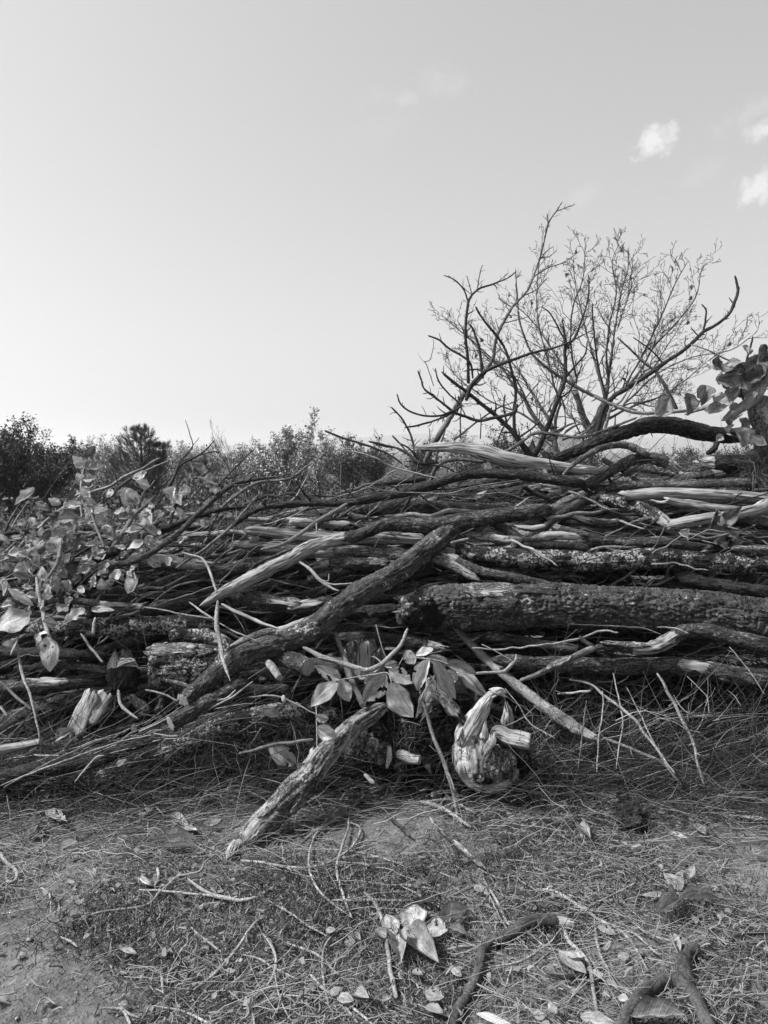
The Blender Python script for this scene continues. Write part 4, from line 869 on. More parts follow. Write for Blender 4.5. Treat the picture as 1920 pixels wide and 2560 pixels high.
BR('barkless_log', 'C', '1110,985,40 1180,995,60 1260,1030,56 1340,1070,48 1425,1120,24', (-.1, -.12), 'wood', 'pale tapering limb over the broken end of the thickest trunk, left of two', 'branch', e0='taper')
BR('barkless_log', 'C', '1210,965,44 1270,985,60 1340,1025,64 1450,1065,58 1659,1115,54 1800,1140,46 1900,1160,20', (-.12, -.1), 'peel', 'pale limb lying on top of the thickest trunk, right of two', 'branch', e0='broken')
BR('branch', 'C', '1090,1000,40 980,1010,46 860,1005,40 760,1000,30', (.05, .05), 'dark', 'dark limb crossing under the diagonal branch', 'branch')
BR('diagonal_branch', 'C', '1300,790,90 1210,840,106 1130,900,116 1030,990,120 900,1090,122 750,1180,132 600,1285,134 430,1395,134 200,1485,124 0,1565,120 -142,1675,110 -280,1785,90 -335,1825,80', (-.08, -.42), 'scaly', 'scaly diagonal branch with a sawn lower end, in front of the pile', 'branch', e0='taper', e1='cut', amp=.007, wob=.25)
BR('sawn_branch', 'E', '1480,600,60 1380,640,88 1300,700,96 1200,745,96 1100,800,94 1010,850,90', (-.3, -.42), 'peel', 'shorter sawn branch lying under the diagonal one', 'branch', e0='taper', e1='cut', amp=.005)
BR('branch', 'C', '-180,760,10 -60,640,18 60,560,22 150,530,18 300,510,16 420,425,12', (-.1, -.1), 'smooth_dark', 'thin forked branch reaching right over the pale shrubs at the left', 'branch', twigs=8, tw_len=.15)
BR('branch', 'C', '120,935,16 240,905,20 340,850,24 460,770,28 560,710,26 640,660,22', (-.18, -.14), 'smooth_dark', 'slim branch rising right over the upper pale log', 'branch', twigs=6, tw_len=.12)
BR('twig', 'B', '1078,950,10 1150,970,14 1210,1000,16 1250,1080,16 1285,1190,14', (-.3, -.3), 'straw', 'pale bent bare twig hanging over the long debarked branch', 'twig', wob=.4)
BR('twig', 'E', '1290,120,16 1285,200,24 1285,280,28 1310,400,26 1330,500,20 1365,600,8', (-.42, -.46), 'smooth', 'jointed pale twig hanging down to the diagonal branch', 'twig')
BR('branch', 'C', '500,228,12 600,270,14 750,315,14 880,370,12 1000,450,10', (-.05, -.05), 'black', 'dark thin branch sloping down right from the light leaved tree', 'branch', twigs=6, tw_len=.12)
BR('branch', 'C', '760,292,10 900,325,12 1000,370,14 1060,420,16 1180,420,14', (-.05, -.05), 'black', 'short dark branch pointing left below the leaning one', 'branch', twigs=4)
BR('branch', 'C', '895,88,9 960,160,10 1000,230,10 1030,310,10 1035,370,10', (0, 0), 'black', 'thin arched rod left of the foot of the leaning branch', 'branch', twigs=3, tw_len=.06)
BR('branch', 'C', '900,255,8 960,320,10 1010,380,12 1060,430,12 1200,440,10 1310,500,8', (-.02, -.02), 'black', 'crooked thin branch below the arched rod', 'branch', twigs=3)
BR('branch', 'C', '550,345,6 680,355,9 800,390,11 900,440,11 1000,470,10 1200,520,8', (-.12, -.1), 'smooth', 'light curved shoot left of the crest', 'branch', twigs=4)
BR('branch', 'C', '790,550,14 900,535,34 1000,525,36 1100,515,24', (.02, .02), 'black', 'short dark blunt branch behind the long arching one', 'branch')
BR('branch', 'C', '740,560,6 900,590,8 1100,600,10 1250,600,10 1400,560,10 1659,520,6', (-.2, -.2), 'smooth_dark', 'thin rod waving over the crest left of centre', 'branch', twigs=4)
BR('branch', 'C', '350,1005,12 420,1060,20 480,1120,22 550,1165,16 590,1180,8', (-.2, -.24), 'straw', 'pale forked splinter pointing down right below the short log', 'twig', forks=('480,1130,10 560,1140,10 670,1133,8', '470,1110,8 520,1120,7 528,1075,5'))
BR('branch', 'E', '1340,100,66 1410,88,84 1500,115,98 1659,135,92 1800,150,86 1990,120,70', (-.05, -.05), 'peel', 'worn bark log behind the diagonal branch, pale knuckle at its left', 'log', e0='taper', amp=.005)
BR('branch', 'E', '1380,390,40 1480,345,46 1600,310,50 1659,300,50 1780,255,44 1900,215,36', (-.12, -.1), 'wood', 'split pale branch beneath the worn log', 'branch', e0='broken')
BR('lichen_log', 'E', '150,300,60 300,280,96 600,268,108 850,275,112 1100,270,110 1300,250,90', (-.02, -.02), 'lichen', 'dark log with bright lichen crust at the left, above the sawn block', 'log', e0='taper', amp=.007)
BR('lichen_log', 'E', '1000,330,80 1200,345,92 1320,385,90 1420,440,60', (-.04, -.1), 'lichen', 'short lichen covered log sloping right above the sawn block', 'log', e0='taper', amp=.008)
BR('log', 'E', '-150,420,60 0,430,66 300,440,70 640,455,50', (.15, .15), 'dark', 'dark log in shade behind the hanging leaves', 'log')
BR('log', 'E', '20,640,50 200,625,66 420,610,60', (.1, .1), 'wood', 'dim grey log low at the left behind dry stems', 'log')
BR('log', 'E', '500,200,60 800,190,70 1000,160,60 1200,140,30', (.05, .05), 'rough', 'cracked dark log above the lichen log at the left', 'log')
BR('sawn_stick', 'E', '260,128,30 400,122,40 480,125,42 620,143,38 700,150,36 845,160,36', (-.18, -.2), 'peel', 'level stick with a bare pale sawn end at the left', 'branch', e0='taper', e1='cut', ex=((.6, 1, 1),))
BR('sawn_stick', 'E', '-200,1030,46 0,1008,50 120,985,50 240,962,46', (-.3, -.3), 'palewood', 'pale round stick entering from the left edge', 'branch', e0='cut', e1='cut', wob=.1)
BR('sawn_log', 'E', '905,505,250 1000,508,258 1150,512,250 1345,520,215', (-.1, -.08), 'lichen', 'thick sawn block with crusty bark and a pale bare patch on top', 'log', e0='cut', e1='cut', amp=.009, maxring=120, wob=.08)
BR('lichen_log', 'E', '560,1180,90 700,1130,102 900,1052,112 1100,962,122 1300,868,114 1500,805,104 1640,785,100 1850,790,90 2050,800,60', (-.1, -.08), 'lichen', 'mossy lichen log lying near the ground left of the leaning log', 'log', amp=.008, wob=.15, forks=('1560,800,50 1600,790,60',))
BR('log', 'E', '-200,1240,90 0,1190,94 200,1140,100 400,1092,96 600,1052,80 800,985,56 950,940,30', (-.14, -.1), 'rough', 'dark log on the ground at the far left foot of the pile', 'log', amp=.006)
BR('sawn_branch', 'F', '150,470,80 240,468,92 320,485,100 405,520,96', (-.2, -.34), 'peel', 'stubby sawn branch just right below the diagonal one', 'branch', e0='taper', e1='cut')
BR('sawn_branch', 'F', '160,480,40 190,520,44 235,580,44', (-.3, -.36), 'smooth', 'finger thick sawn stub left of the stubby sawn branch', 'branch', e0='taper', e1='cut')
BR('twig', 'F', '370,398,20 430,425,26 500,460,32 620,500,32 700,525,30 760,535,28 830,505,26 900,440,24 960,370,20 995,285,14', (-.3, -.34), 'smooth', 'smooth bow shaped twig curving up right over the leaves', 'twig', e0='taper', wob=.2, forks=('670,598,14 720,585,18 790,555,20 850,500,16', '620,500,14 540,475,10 460,458,8', '840,490,12 800,458,10 775,455,6'))
BR('stick', 'F', '565,310,24 600,400,30 630,500,34 660,600,36 695,680,36 732,745,34', (-.16, -.26), 'smooth_dark', 'straight stick leaning down behind the bow shaped twig', 'branch', e1='cut')
BR('twig', 'F', '585,500,8 580,600,9 600,720,8 610,830,6', (-.3, -.3), 'black', 'thin dark stalk hanging below the left leaves', 'twig')
BR('twig', 'F', '805,262,8 825,340,9 850,420,8 875,480,6', (-.2, -.2), 'smooth_dark', 'thin wavy stalk above the middle leaves', 'twig')
BR('twig', 'F', '450,660,5 452,760,7 455,900,6 456,1010,4', (-.35, -.38), 'straw', 'upright fine stalk with two round leaves', 'twig')
BR('log', 'F', '560,345,60 700,350,70 900,365,76 1100,390,70 1200,400,50', (-.05, -.05), 'rough', 'dark cracked log under the broken end of the trunk', 'log', e1='broken', amp=.006)
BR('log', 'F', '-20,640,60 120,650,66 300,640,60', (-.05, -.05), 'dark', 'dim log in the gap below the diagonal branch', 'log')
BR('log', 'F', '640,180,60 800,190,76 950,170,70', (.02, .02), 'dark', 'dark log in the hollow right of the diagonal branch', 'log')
BR('leaning_log', 'L', '118,1622,70 150,1580,120 250,1490,190 400,1310,232 560,1170,244 720,1010,262 850,860,236 960,700,205 1080,560,194 1200,440,190 1350,330,178 1460,265,140 1540,225,70', 0, 'peel', 'barkless ridged log leaning from the ground up to the leaves', 'log', e0='broken', e1='broken', amp=.009, wob=.15, flute=1.2, ex=((0, .32, .75), (.6, 1, .55)), forks=(), step=.005) if False else None
# ---- the leaning log and things that touch the ground in front (start Y by ground contact)
def leaning(name, key, s, Y0, Y1, mat, label, cat, forks=(), **k):
    x0, y0, kk = REG[key]; toks = [tuple(float(v) for v in q.split(',')) for q in s.split()]; n = len(toks); pts = []; rad = []
    for i, tk in enumerate(toks):
        Y = Y0 + (Y1 - Y0) * i / (n - 1); q = P(x0 + tk[0] * kk, y0 + tk[1] * kk, Y); q[2] = max(q[2], gz1(q[0], q[1]) + .01)
        pts.append(q); rad.append(tk[2] * kk / FPX * ((q - CAM) @ FW) / 2)
    o, info = add_tube(name, None, mat, pts, rad, **k); tag(o, label, cat)
    TR.append((o, info)); return o, info
ll, li = leaning('leaning_log', 'L', '118,1640,60 150,1590,120 250,1490,185 400,1310,228 560,1170,240 720,1010,258 850,860,232 960,700,200 1080,560,190 1200,440,186 1350,330,172 1460,265,130 1540,225,60', 2.58, 3.2, 'wood',
    'barkless ridged log leaning from the ground up to the leaves', 'log', e0='broken', e1='broken', amp=.006, wob=.14, flute=2.4, step=.005)
def flake(parent, p, nrm, d, L, w, mat='palewood', seed=0):
    """a loose plate of bark or wood with thickness"""
    r = np.random.default_rng(seed); nu, nv = 7, 11; nrm = np.array(nrm, float); nrm /= np.linalg.norm(nrm); d = np.array(d, float); d -= nrm * (d @ nrm); d /= np.linalg.norm(d); x = np.cross(d, nrm)
    U, Tt = np.meshgrid(np.linspace(-.5, .5, nu), np.linspace(-.5, .5, nv)); q = np.stack([U * 5 + seed, Tt * 5, U * 0], -1)
    prof = np.clip(1.5 - (2 * np.abs(Tt)) ** 3, .4, 1) * (1 + .6 * (vn(q * 1.1, seed) - .5)); ex_ = Tt * L * (1 + .5 * (vn(np.stack([U * 9, np.sign(Tt) * 3 + seed, U * 0], -1), seed) - .5)) ; hx = U * w * prof
    h = -.25 * hx ** 2 / w + .02 * (fbm(q, 2, seed) - .5)
    top = np.array(p) + x * hx[..., None] + d * ex_[..., None] + nrm * h[..., None]; V = np.concatenate([top.reshape(-1, 3), (top - nrm * .006).reshape(-1, 3)])
    idx = np.arange(nu * nv).reshape(nv, nu); Q = np.stack([idx[:-1, :-1], idx[:-1, 1:], idx[1:, 1:], idx[1:, :-1]], -1).reshape(-1, 4)
    e = np.concatenate([idx[0], idx[1:, -1], idx[-1, -2::-1], idx[-2:0:-1, 0]]); e2 = np.roll(e, -1)
    Q = np.concatenate([Q, Q[:, ::-1] + nu * nv, np.stack([e, e + nu * nv, e2 + nu * nv, e2], -1)])
    bk = np.concatenate([np.stack([hx, hx * 0 + seed, ex_], -1).reshape(-1, 3)] * 2)
    me = mesh_np('bark_flake', V - np.array(root_loc(parent)), Q, None, {'bk': ('FLOAT_VECTOR', bk), 'ex': ('FLOAT', np.zeros(len(V)))})
    return link('bark_flake', me, M[mat], parent)
def flake_on(parent, info, t, side, L, w, mat, seed, lift=.004):
    j = int(t * (len(info['C']) - 1)); c = info['C'][j]; view = CAM - c; T = info['T'][j]; view -= T * (view @ T); view /= np.linalg.norm(view); s = np.cross(T, view)
    n = view * math.cos(side) + s * math.sin(side); p = c + n * (info['r'][j] + lift); return flake(parent, p, n, T, L, w, mat, seed)
for t, sd_, L, w, m_, s in ((.54, -.9, .10, .05, 'palewood', 1), (.50, -.5, .05, .035, 'palewood', 2), (.47, .0, .05, .03, 'wood', 3), (.44, .5, .09, .04, 'peel', 4), (.58, -.3, .08, .03, 'wood', 5), (.33, .2, .07, .035, 'peel', 6), (.38, .9, .10, .04, 'wood', 7), (.66, .2, .10, .03, 'peel', 8), (.27, -.6, .09, .035, 'wood', 9)):
    flake_on(ll, li, t, sd_, L, w, m_, s)
# ---- lumpy solid: stump pieces, rotten chunks, stones
def lump(name, parent, mat, c, rx, ry, rz, seed, amp=.25, f=2.2, nu=56, nv=36, rot=0, cut=None, fine=.04, grain=0):
    th = np.linspace(0, 2 * math.pi, nu, endpoint=False); ph = np.linspace(.02, math.pi - .02, nv); TH, PH = np.meshgrid(th, ph)
    d = np.stack([np.sin(PH) * np.cos(TH), np.sin(PH) * np.sin(TH), np.cos(PH)], -1)
    rr = 1 + amp * 2 * (fbm(d * f + seed, 3, seed) - .5) - fine * 2 * sm(.25, 0, np.abs(2 * vn(d * f * 4 + seed, seed + 3) - 1)) + fine * (vn(d * f * 9 + seed, seed + 4) - .5)
    if grain: rr = rr + grain * (vn(d * np.array([9, 9, 1.2]) + seed, seed + 7) - .5)
    v = d * rr[..., None] * np.array([rx, ry, rz]); ca, sa = math.cos(rot), math.sin(rot)
    v = np.stack([v[..., 0] * ca - v[..., 2] * sa, v[..., 1], v[..., 0] * sa + v[..., 2] * ca], -1); V = v.reshape(-1, 3)
    idx = np.arange(nu * nv).reshape(nv, nu); j = np.roll(np.arange(nu), -1); Q = np.stack([idx[:-1], idx[:-1][:, j], idx[1:][:, j], idx[1:]], -1).reshape(-1, 4)[:, ::-1]
    caps = np.concatenate([np.stack([idx[0][j], idx[0], np.full(nu, len(V))], -1), np.stack([idx[-1], idx[-1][j], np.full(nu, len(V) + 1)], -1)])[:, ::-1]; V = np.vstack([V, v[0].mean(0), v[-1].mean(0)])
    base = np.array(c) - (np.array(root_loc(parent)) if parent else np.array(c))
    me = mesh_np(name, V + base, Q, caps, {'bk': ('FLOAT_VECTOR', V + seed), 'ex': ('FLOAT', np.zeros(len(V)))})
    o = link(name, me, M[mat], parent)
    if parent is None: o.location = c
    return o
def KP(x, y, Y): return P(1050 + x * .2261, 1550 + y * .2261, Y)
def part(parent, name, key, s, Y0, Y1, mat, **k):
    x0, y0, kk = REG[key]; toks = [tuple(float(v) for v in q.split(',')) for q in s.split()]; n = len(toks); pts = []; rad = []
    for i, tk in enumerate(toks):
        q = P(x0 + tk[0] * kk, y0 + tk[1] * kk, Y0 + (Y1 - Y0) * i / (n - 1)); pts.append(q); rad.append(tk[2] * kk / FPX * ((q - CAM) @ FW) / 2)
    return add_tube(name, parent, mat, pts, rad, **k)
# ---- the gnarled bleached stump
M['bleach'] = bark('bleached_grooved_wood', .16, .3, 30, .1, 0, 1.7, wood=(.24, .56), bump=.006)
st = empty('tree_stump', tuple(KP(720, 1900, 3.12))); tag(st, 'bleached gnarled root stump with a pointed spur and hollow cracked front', 'stump')
lump('body', st, 'bleach', KP(600, 1500, 3.14), .098, .10, .125, 29, amp=.16, f=1.3, fine=.012, grain=.07, nu=170, nv=110, rot=.12)
lump('body_side', st, 'bleach', KP(720, 1600, 3.17), .11, .10, .10, 36, amp=.18, f=1.6, fine=.02, grain=.10, nu=150, nv=90, rot=-.4)
part(st, 'rim', 'K', '450,1560,110 480,1690,130 570,1800,130 700,1860,130 850,1850,130 990,1770,110 1080,1650,80', 3.08, 3.08, 'bleach', amp=.005, wob=.25, flute=2.4, step=.004)
part(st, 'spur', 'K', '480,1420,200 500,1300,240 550,1190,230 615,1090,190 675,990,150 730,900,115 780,835,85 850,800,80', 3.1, 3.16, 'bleach', amp=.008, wob=.2, flute=3.2, step=.004, e1='broken')
part(st, 'spur_end', 'K', '770,790,60 830,800,100 890,800,100 950,825,50', 3.16, 3.14, 'bleach', amp=.008, wob=.4, flute=2, e0='broken', e1='broken')
part(st, 'spur', 'K', '690,1330,110 715,1240,80 722,1150,40', 3.06, 3.08, 'bleach', amp=.004, e1='broken', flute=2)
part(st, 'face_ridge', 'K', '800,1270,80 800,1340,110 750,1420,100 715,1480,60', 3.05, 3.04, 'bleach', amp=.007, flute=2.4, e0='broken', e1='broken')
lump('heartwood', st, 'wood', KP(800, 1590, 3.10), .066, .075, .078, 31, amp=.4, f=2.4, fine=.10, nu=120, nv=80, rot=.3)
lump('knob', st, 'wood', KP(965, 1590, 3.07), .040, .05, .056, 33, amp=.35, f=1.8, fine=.08, rot=.25, nu=80, nv=60)
lump('knob', st, 'rot', KP(690, 1750, 3.05), .042, .03, .024, 34, amp=.3, f=2.4, fine=.08, rot=-.3, nu=60, nv=40)
part(st, 'prong', 'K', '780,1240,120 860,1235,150 960,1290,170 1080,1320,175 1215,1350,165', 3.1, 3.05, 'bleach', amp=.005, e1='cut', flute=1.3)
part(st, 'outer_shell', 'K', '1020,1370,80 1120,1450,130 1160,1580,140 1120,1720,130 1000,1850,110 820,1920,100 640,1900,90 480,1780,80 420,1700,60', 3.14, 3.12, 'rot', amp=.006, flute=1.2)
part(st, 'root', 'K', '560,1830,90 480,1900,60 600,1990,40', 3.14, 3.1, 'rot')
for s_ in ('600,1150,40 680,1020,44 740,920,30 775,850,14', '870,800,30 930,830,30 955,855,10', '830,790,40 890,765,26 935,790,10', '420,1330,40 450,1250,50 500,1160,20'):
    part(st, 'splinter', 'K', s_, 3.05, 3.1, 'bleach', e0='broken', e1='taper', wob=.6, flute=2)
for i in range(3):
    flake(st, KP(random.uniform(520, 860), random.uniform(1300, 1700), 3.0), (random.uniform(-.5, .5), -1, .4), (random.uniform(-.3, .3), 0, 1), random.uniform(.03, .07), random.uniform(.01, .025), 'bleach' if i % 2 else 'wood', 60 + i)
# ---- mossy block with torn pale bark behind the stump
bl, bi = leaning('torn_log', 'K', '20,1080,170 110,960,330 250,860,400 400,830,420 560,860,400 680,930,300', 3.3, 3.34, 'rot', 'mossy dark log with torn pale bark, behind the bleached stump', 'log', e0='broken', e1='broken', amp=.009, wob=.1)
part(bl, 'torn_bark', 'K', '400,610,60 470,600,130 550,680,140 640,760,120 720,830,70', 3.16, 3.18, 'bleach', amp=.005, flute=1.2, e0='broken', e1='broken')
flake(bl, KP(110, 770, 3.14), (0, -1, .2), (-.3, 0, -1), .11, .05, 'palewood', 81); flake(bl, KP(270, 860, 3.12), (0, -1, .4), (.7, 0, -1), .2, .06, 'wood', 82); flake(bl, KP(360, 960, 3.12), (0, -1, .4), (.7, 0, -1), .16, .04, 'peel', 83)
o, _ = part(None, 'bark_piece', 'K', '950,940,60 970,1040,150 970,1140,170 990,1220,60', 3.25, 3.22, 'wood', amp=.004, flute=1.5, e0='broken', e1='broken'); tag(o, 'standing piece of cracked pale bark right behind the stump', 'bark')
# ---- rotten root heap between the leaning log and the stump
def FP(x, y, Y): return P(600 + x * .42194, 1450 + y * .42194, Y)
rr_ = empty('rotten_root', tuple(FP(860, 1180, 3.2))); tag(rr_, 'dark rotten root crown with pale broken ends between log and stump', 'root')
for i, (x, y, w, h, m_) in enumerate(((890, 880, .075, .085, 'rot'), (800, 1010, .07, .075, 'wood'), (900, 1080, .10, .10, 'rot'), (740, 1050, .05, .05, 'rot'), (1000, 960, .06, .07, 'rot'), (820, 1150, .08, .05, 'rot'), (1010, 1120, .06, .07, 'rot'), (690, 970, .05, .07, 'wood'))):
    lump('root_lump', rr_, m_, FP(x, y, 3.22 + .02 * (i % 3)), w, .07, h, 40 + i, amp=.4, f=2.4, fine=.09, nu=70, nv=50, rot=random.uniform(-.5, .5))
part(rr_, 'broken_stub', 'F', '870,1110,26 880,1050,34 885,990,32', 3.1, 3.1, 'bleach', e0='broken', e1='broken', flute=1.5)
part(rr_, 'broken_stub', 'F', '925,1040,50 960,1035,60 1010,1060,60 1065,1070,50', 3.12, 3.08, 'bleach', e1='cut', flute=1.2)
part(rr_, 'broken_stub', 'F', '940,1130,30 930,1100,36 980,1075,30 1040,1090,20', 3.14, 3.1, 'wood', flute=1.2)
part(rr_, 'bark_strip', 'F', '1060,1040,40 1100,1090,50 1130,1150,20', 3.15, 3.1, 'rot', flute=1.2, e1='broken')
part(rr_, 'bark_strip', 'F', '960,880,20 1000,950,50 1020,1010,60 1060,1050,30', 3.18, 3.14, 'rot', flute=1.0, e1='broken')
r_ = np.random.default_rng(8)
P0 = np.array([FP(x, y, 3.14) for x, y in zip(r_.normal(990, 55, 160), r_.normal(960, 50, 160))]); V, Q, t, _ = strands(P0, r_.normal(0, 1, (160, 3)) + [-.2, -.5, .1], r_.uniform(.03, .09, 160), r_.uniform(.0012, .003, 160), r_.normal(0, .4, (160, 3)), r_.random(160) * .6)
kk = stuffobj('root_fibres', V, Q, t, 'stem', rr_); kk.data.transform(Matrix.Translation(-Vector(rr_.location)))
# ---- rotten broken stump at the left with pale flakes
def EP(x, y, Y): return P(x * .42194, 1450 + y * .42194, Y)
rs = empty('rotten_stump', tuple(EP(640, 980, 3.35))); tag(rs, 'black rotten stump with two upright pale bark flakes at the left', 'stump')
for i, (x, y, w, h) in enumerate(((570, 850, .09, .10), (700, 800, .10, .10), (820, 830, .07, .07), (640, 930, .10, .05), (760, 900, .08, .06))):
    lump('rotten_mass', rs, 'rot', EP(x, y, 3.42), w, .08, h, 90 + i, amp=.4, f=2.4, fine=.1, nu=70, nv=50, rot=.3)
flake(rs, EP(492, 780, 3.3), (-.3, -1, .3), (-.35, 0, -1), .20, .085, 'palewood', 3); flake(rs, EP(575, 755, 3.3), (0, -1, .3), (-.5, 0, -1), .15, .075, 'palewood', 6)
flake(rs, EP(430, 900, 3.3), (-.3, -1, .3), (-.15, 0, -1), .09, .02, 'palewood', 9); flake(rs, EP(820, 730, 3.32), (0, -1, .6), (1, 0, -.7), .12, .04, 'peel', 12); flake(rs, EP(950, 740, 3.3), (0, -1, .4), (.3, 0, 1), .07, .03, 'peel', 13)
sb, sbi = leaning('splintered_block', 'E', '740,640,150 735,560,190 725,490,180 720,440,140', 3.55, 3.6, 'rough', 'small broken block with a tuft of pale splinters at the left', 'log', e0='cut', e1='broken', amp=.007)
for i in range(9): add_tube('splinter', sb, 'palewood', [EP(690 + i * 3, 520 - i * 7, 3.42), EP(745 + i * 6, 492 - i * 4 + (i % 3) * 12, 3.38), EP(800 + (i % 4) * 9, 478 + (i * 17) % 66, 3.34)], [.006, .005, .0025], ring=5, step=.012)
# axe cut block in the centre
ab, abi = leaning('split_block', 'F', '735,585,200 735,520,235 738,450,240 735,392,225', 3.42, 3.5, 'wood', 'upright split block with straight grain behind the middle leaves', 'log', e0='cut', e1='cut', amp=.004, flute=2.2, wob=.03)
flake(ab, FP(660, 470, 3.33), (0, -1, 0), (0, 0, 1), .16, .05, 'wood', 15); flake(ab, FP(735, 470, 3.325), (0, -1, 0), (0, 0, 1), .17, .06, 'palewood', 16); flake(ab, FP(810, 500, 3.34), (.3, -1, 0), (.1, 0, 1), .13, .05, 'wood', 18)
# pale patches on existing logs
def near_tr(px, py):
    best = None
    for o, info in TR:
        C = info['C']; v = C - CAM; z = v @ FW; u = 960 + FPX * v[:, 0] / z; w = 1280 - FPX * (v @ UP) / z; d = np.hypot(u - px, w - py); j = int(d.argmin())
        if d[j] < 45 and (best is None or z[j] < best[0]): best = (z[j], o, info, j)
    return best
def patch(px, py, L, w, mat, seed, side=0.0):
    b = near_tr(px, py)
    if b: _, o, info, j = b; flake_on(o, info, j / (len(info['C']) - 1), side, L, w, mat, seed, .005)
for i, (px, py, L, w, m_, s) in enumerate(((1230, 1495, .24, .10, 'wood', -.8), (1310, 1488, .30, .07, 'peel', -.9),
        (1245, 1535, .16, .09, 'peel', -.2), (1380, 1630, .14, .03, 'wood', -.6), (1560, 1640, .2, .025, 'wood', -.6), (1735, 1665, .16, .05, 'palewood', -.2), (1800, 1668, .12, .05, 'peel', -.2), (1860, 1672, .2, .05, 'peel', .2),
        (950, 1380, .10, .04, 'wood', -.4), (700, 1500, .2, .05, 'wood', -.7), (760, 1502, .16, .04, 'palewood', -.4), (680, 1790, .10, .05, 'wood', -.3), (1100, 1340, .2, .05, 'peel', -.6), (1460, 1290, .16, .04, 'palewood', -.6))):
    patch(px, py, L, w, m_, 200 + i, s)
for o_, i_ in TR:
    if o_.get('label', '').startswith('thick sawn block'):
        flake_on(o_, i_, .3, -.8, .22, .08, 'wood', 301, .008); flake_on(o_, i_, .62, -.7, .14, .05, 'wood', 304, .008)
# broken pale wood at the trunk end
tk = [o for o, _ in TR if o.name.startswith('fallen_log')][0]
for i, (x, y, L, w) in enumerate(((985, 180, .10, .06), (1040, 215, .12, .08), (1080, 150, .16, .09), (1130, 210, .16, .10), (975, 130, .10, .05), (1060, 260, .08, .04), (950, 230, .07, .04), (1180, 140, .12, .08))):
    lump('broken_wood', tk, 'wood' if i in (0, 4, 6) else 'rot', FP(x, y, 3.45 + .01 * i), L * .42, .03, w * .5, 230 + i, amp=.5, f=2.2, fine=.1, nu=50, nv=36, rot=.5 - .3 * i, grain=.3)
# ---- fibrous root mass at the right edge
rm, ri = leaning('fibrous_root', 'A', '1590,840,60 1610,890,90 1640,960,110 1650,1040,110 1640,1100,90', 4.0, 4.05, 'wood', 'fibrous pale root trunk at the right edge among dead leaves', 'root', amp=.007, flute=1.0, wob=.2)
part(rm, 'limb', 'A', '1470,930,20 1530,890,36 1590,850,46 1640,780,40 1659,740,40', 3.98, 3.95, 'smooth', wob=.2); part(rm, 'limb', 'A', '1659,640,20 1640,630,26 1645,680,40 1659,720,40', 4.0, 4.0, 'dark')
o, _ = part(None, 'upright_log', 'A', '1575,1225,54 1585,1160,60 1600,1090,80 1640,1060,100', 4.3, 4.2, 'rough', e0='taper', amp=.006); tag(o, 'dark upright limb at the right edge under the fibrous root', 'log')
o, _ = part(None, 'dark_log', 'D', '1250,430,90 1400,425,110 1560,420,110 1800,430,110', 4.15, 4.15, 'rough', e0='broken', amp=.006); tag(o, 'thick dark log below the arch at the right edge, split rind at its left', 'log')
r_ = np.random.default_rng(9)
def fibres(parent, name, cx, cy, sx, sy, Y, n, L, key='D', dirv=(-.3, -.4, -.4), tone=.5):
    x0, y0, kk = REG[key]; P0 = np.array([P(x0 + x * kk, y0 + y * kk, Y) for x, y in zip(r_.normal(cx, sx, n), r_.normal(cy, sy, n))])
    V, Q, t, _ = strands(P0, r_.normal(0, .6, (n, 3)) + dirv, r_.uniform(L * .4, L, n), r_.uniform(.0008, .0022, n), r_.normal(0, .7, (n, 3)), r_.random(n) * tone, segs=6, zig=.03)
    k2 = stuffobj(name, V, Q, t, 'stem', parent); k2.data.transform(Matrix.Translation(-Vector(root_loc(parent)))); return k2
fibres(rm, 'root_hairs', 1590, 440, 45, 40, 3.95, 130, .16); fibres(o, 'split_rind', 1250, 430, 40, 25, 4.02, 60, .12, dirv=(-1, 0, -.5), tone=.9)
# ============================================================ LEFT: LEAFY BRANCHES
LB = {}
def lb(id, key, s, off, mat, label, **k): LB[id] = BR('leafy_branch', key, s, off, mat, label, 'branch', 'leafy walnut branches at the left', **k)
lb('stalk', 'B', '485,745,10 475,640,12 480,560,12 495,470,11 515,400,9 560,330,7 575,305,8', -.25, 'smooth', 'upright light stalk with paired leaves, tallest at the left')
lb('b2', 'B', '480,740,16 600,660,22 700,570,22 800,500,18 900,450,14 995,412,10', -.22, 'smooth_dark', 'slim dark leafy branch rising right past the pine')
lb('b3', 'B', '640,960,26 740,820,30 790,740,30 850,690,24 920,610,16', -.28, 'smooth_dark', 'steep dark leafy branch below the pine', forks=('800,720,14 850,600,12 880,570,10 920,520,8',))
lb('b4', 'B', '490,1020,34 560,1000,50 700,950,46 800,890,42 1000,800,34 1150,740,30 1300,700,24 1480,680,14', -.2, 'dark', 'thick dark leafy branch with a cut lower end at the left', e0='broken', forks=('1000,800,18 1030,700,16 1060,650,10',))
lb('b5', 'B', '640,1005,20 700,1020,34 800,1002,36 930,930,36 1100,800,34 1250,655,32 1360,560,28 1490,520,22 1659,500,12', -.32, 'peel', 'long light edged branch bowing up to the right at the left side', twigs=5, tw_len=.15)
lb('b6', 'B', '940,655,14 1010,540,18 1050,450,20 1068,412,16', -.2, 'black', 'short dark leafy branch with a blunt top right of the pine', forks=('1010,442,16 1100,415,14 1200,360,10 1270,288,6', '1130,400,8 1138,330,7 1125,250,6 1098,165,4', '1140,330,5 1182,268,4', '1200,360,6 1250,355,8 1300,362,12'))
lb('b7', 'E', '215,-20,16 235,110,22 262,220,24 290,340,22 320,430,18 338,500,10', -.42, 'smooth', 'drooping twig with large spotted leaves hanging at the left')
lb('b8', 'E', '100,350,10 125,540,18 180,680,16 215,830,12 235,940,8', -.4, 'smooth', 'thin bare stalk hanging down to the pale round stick')
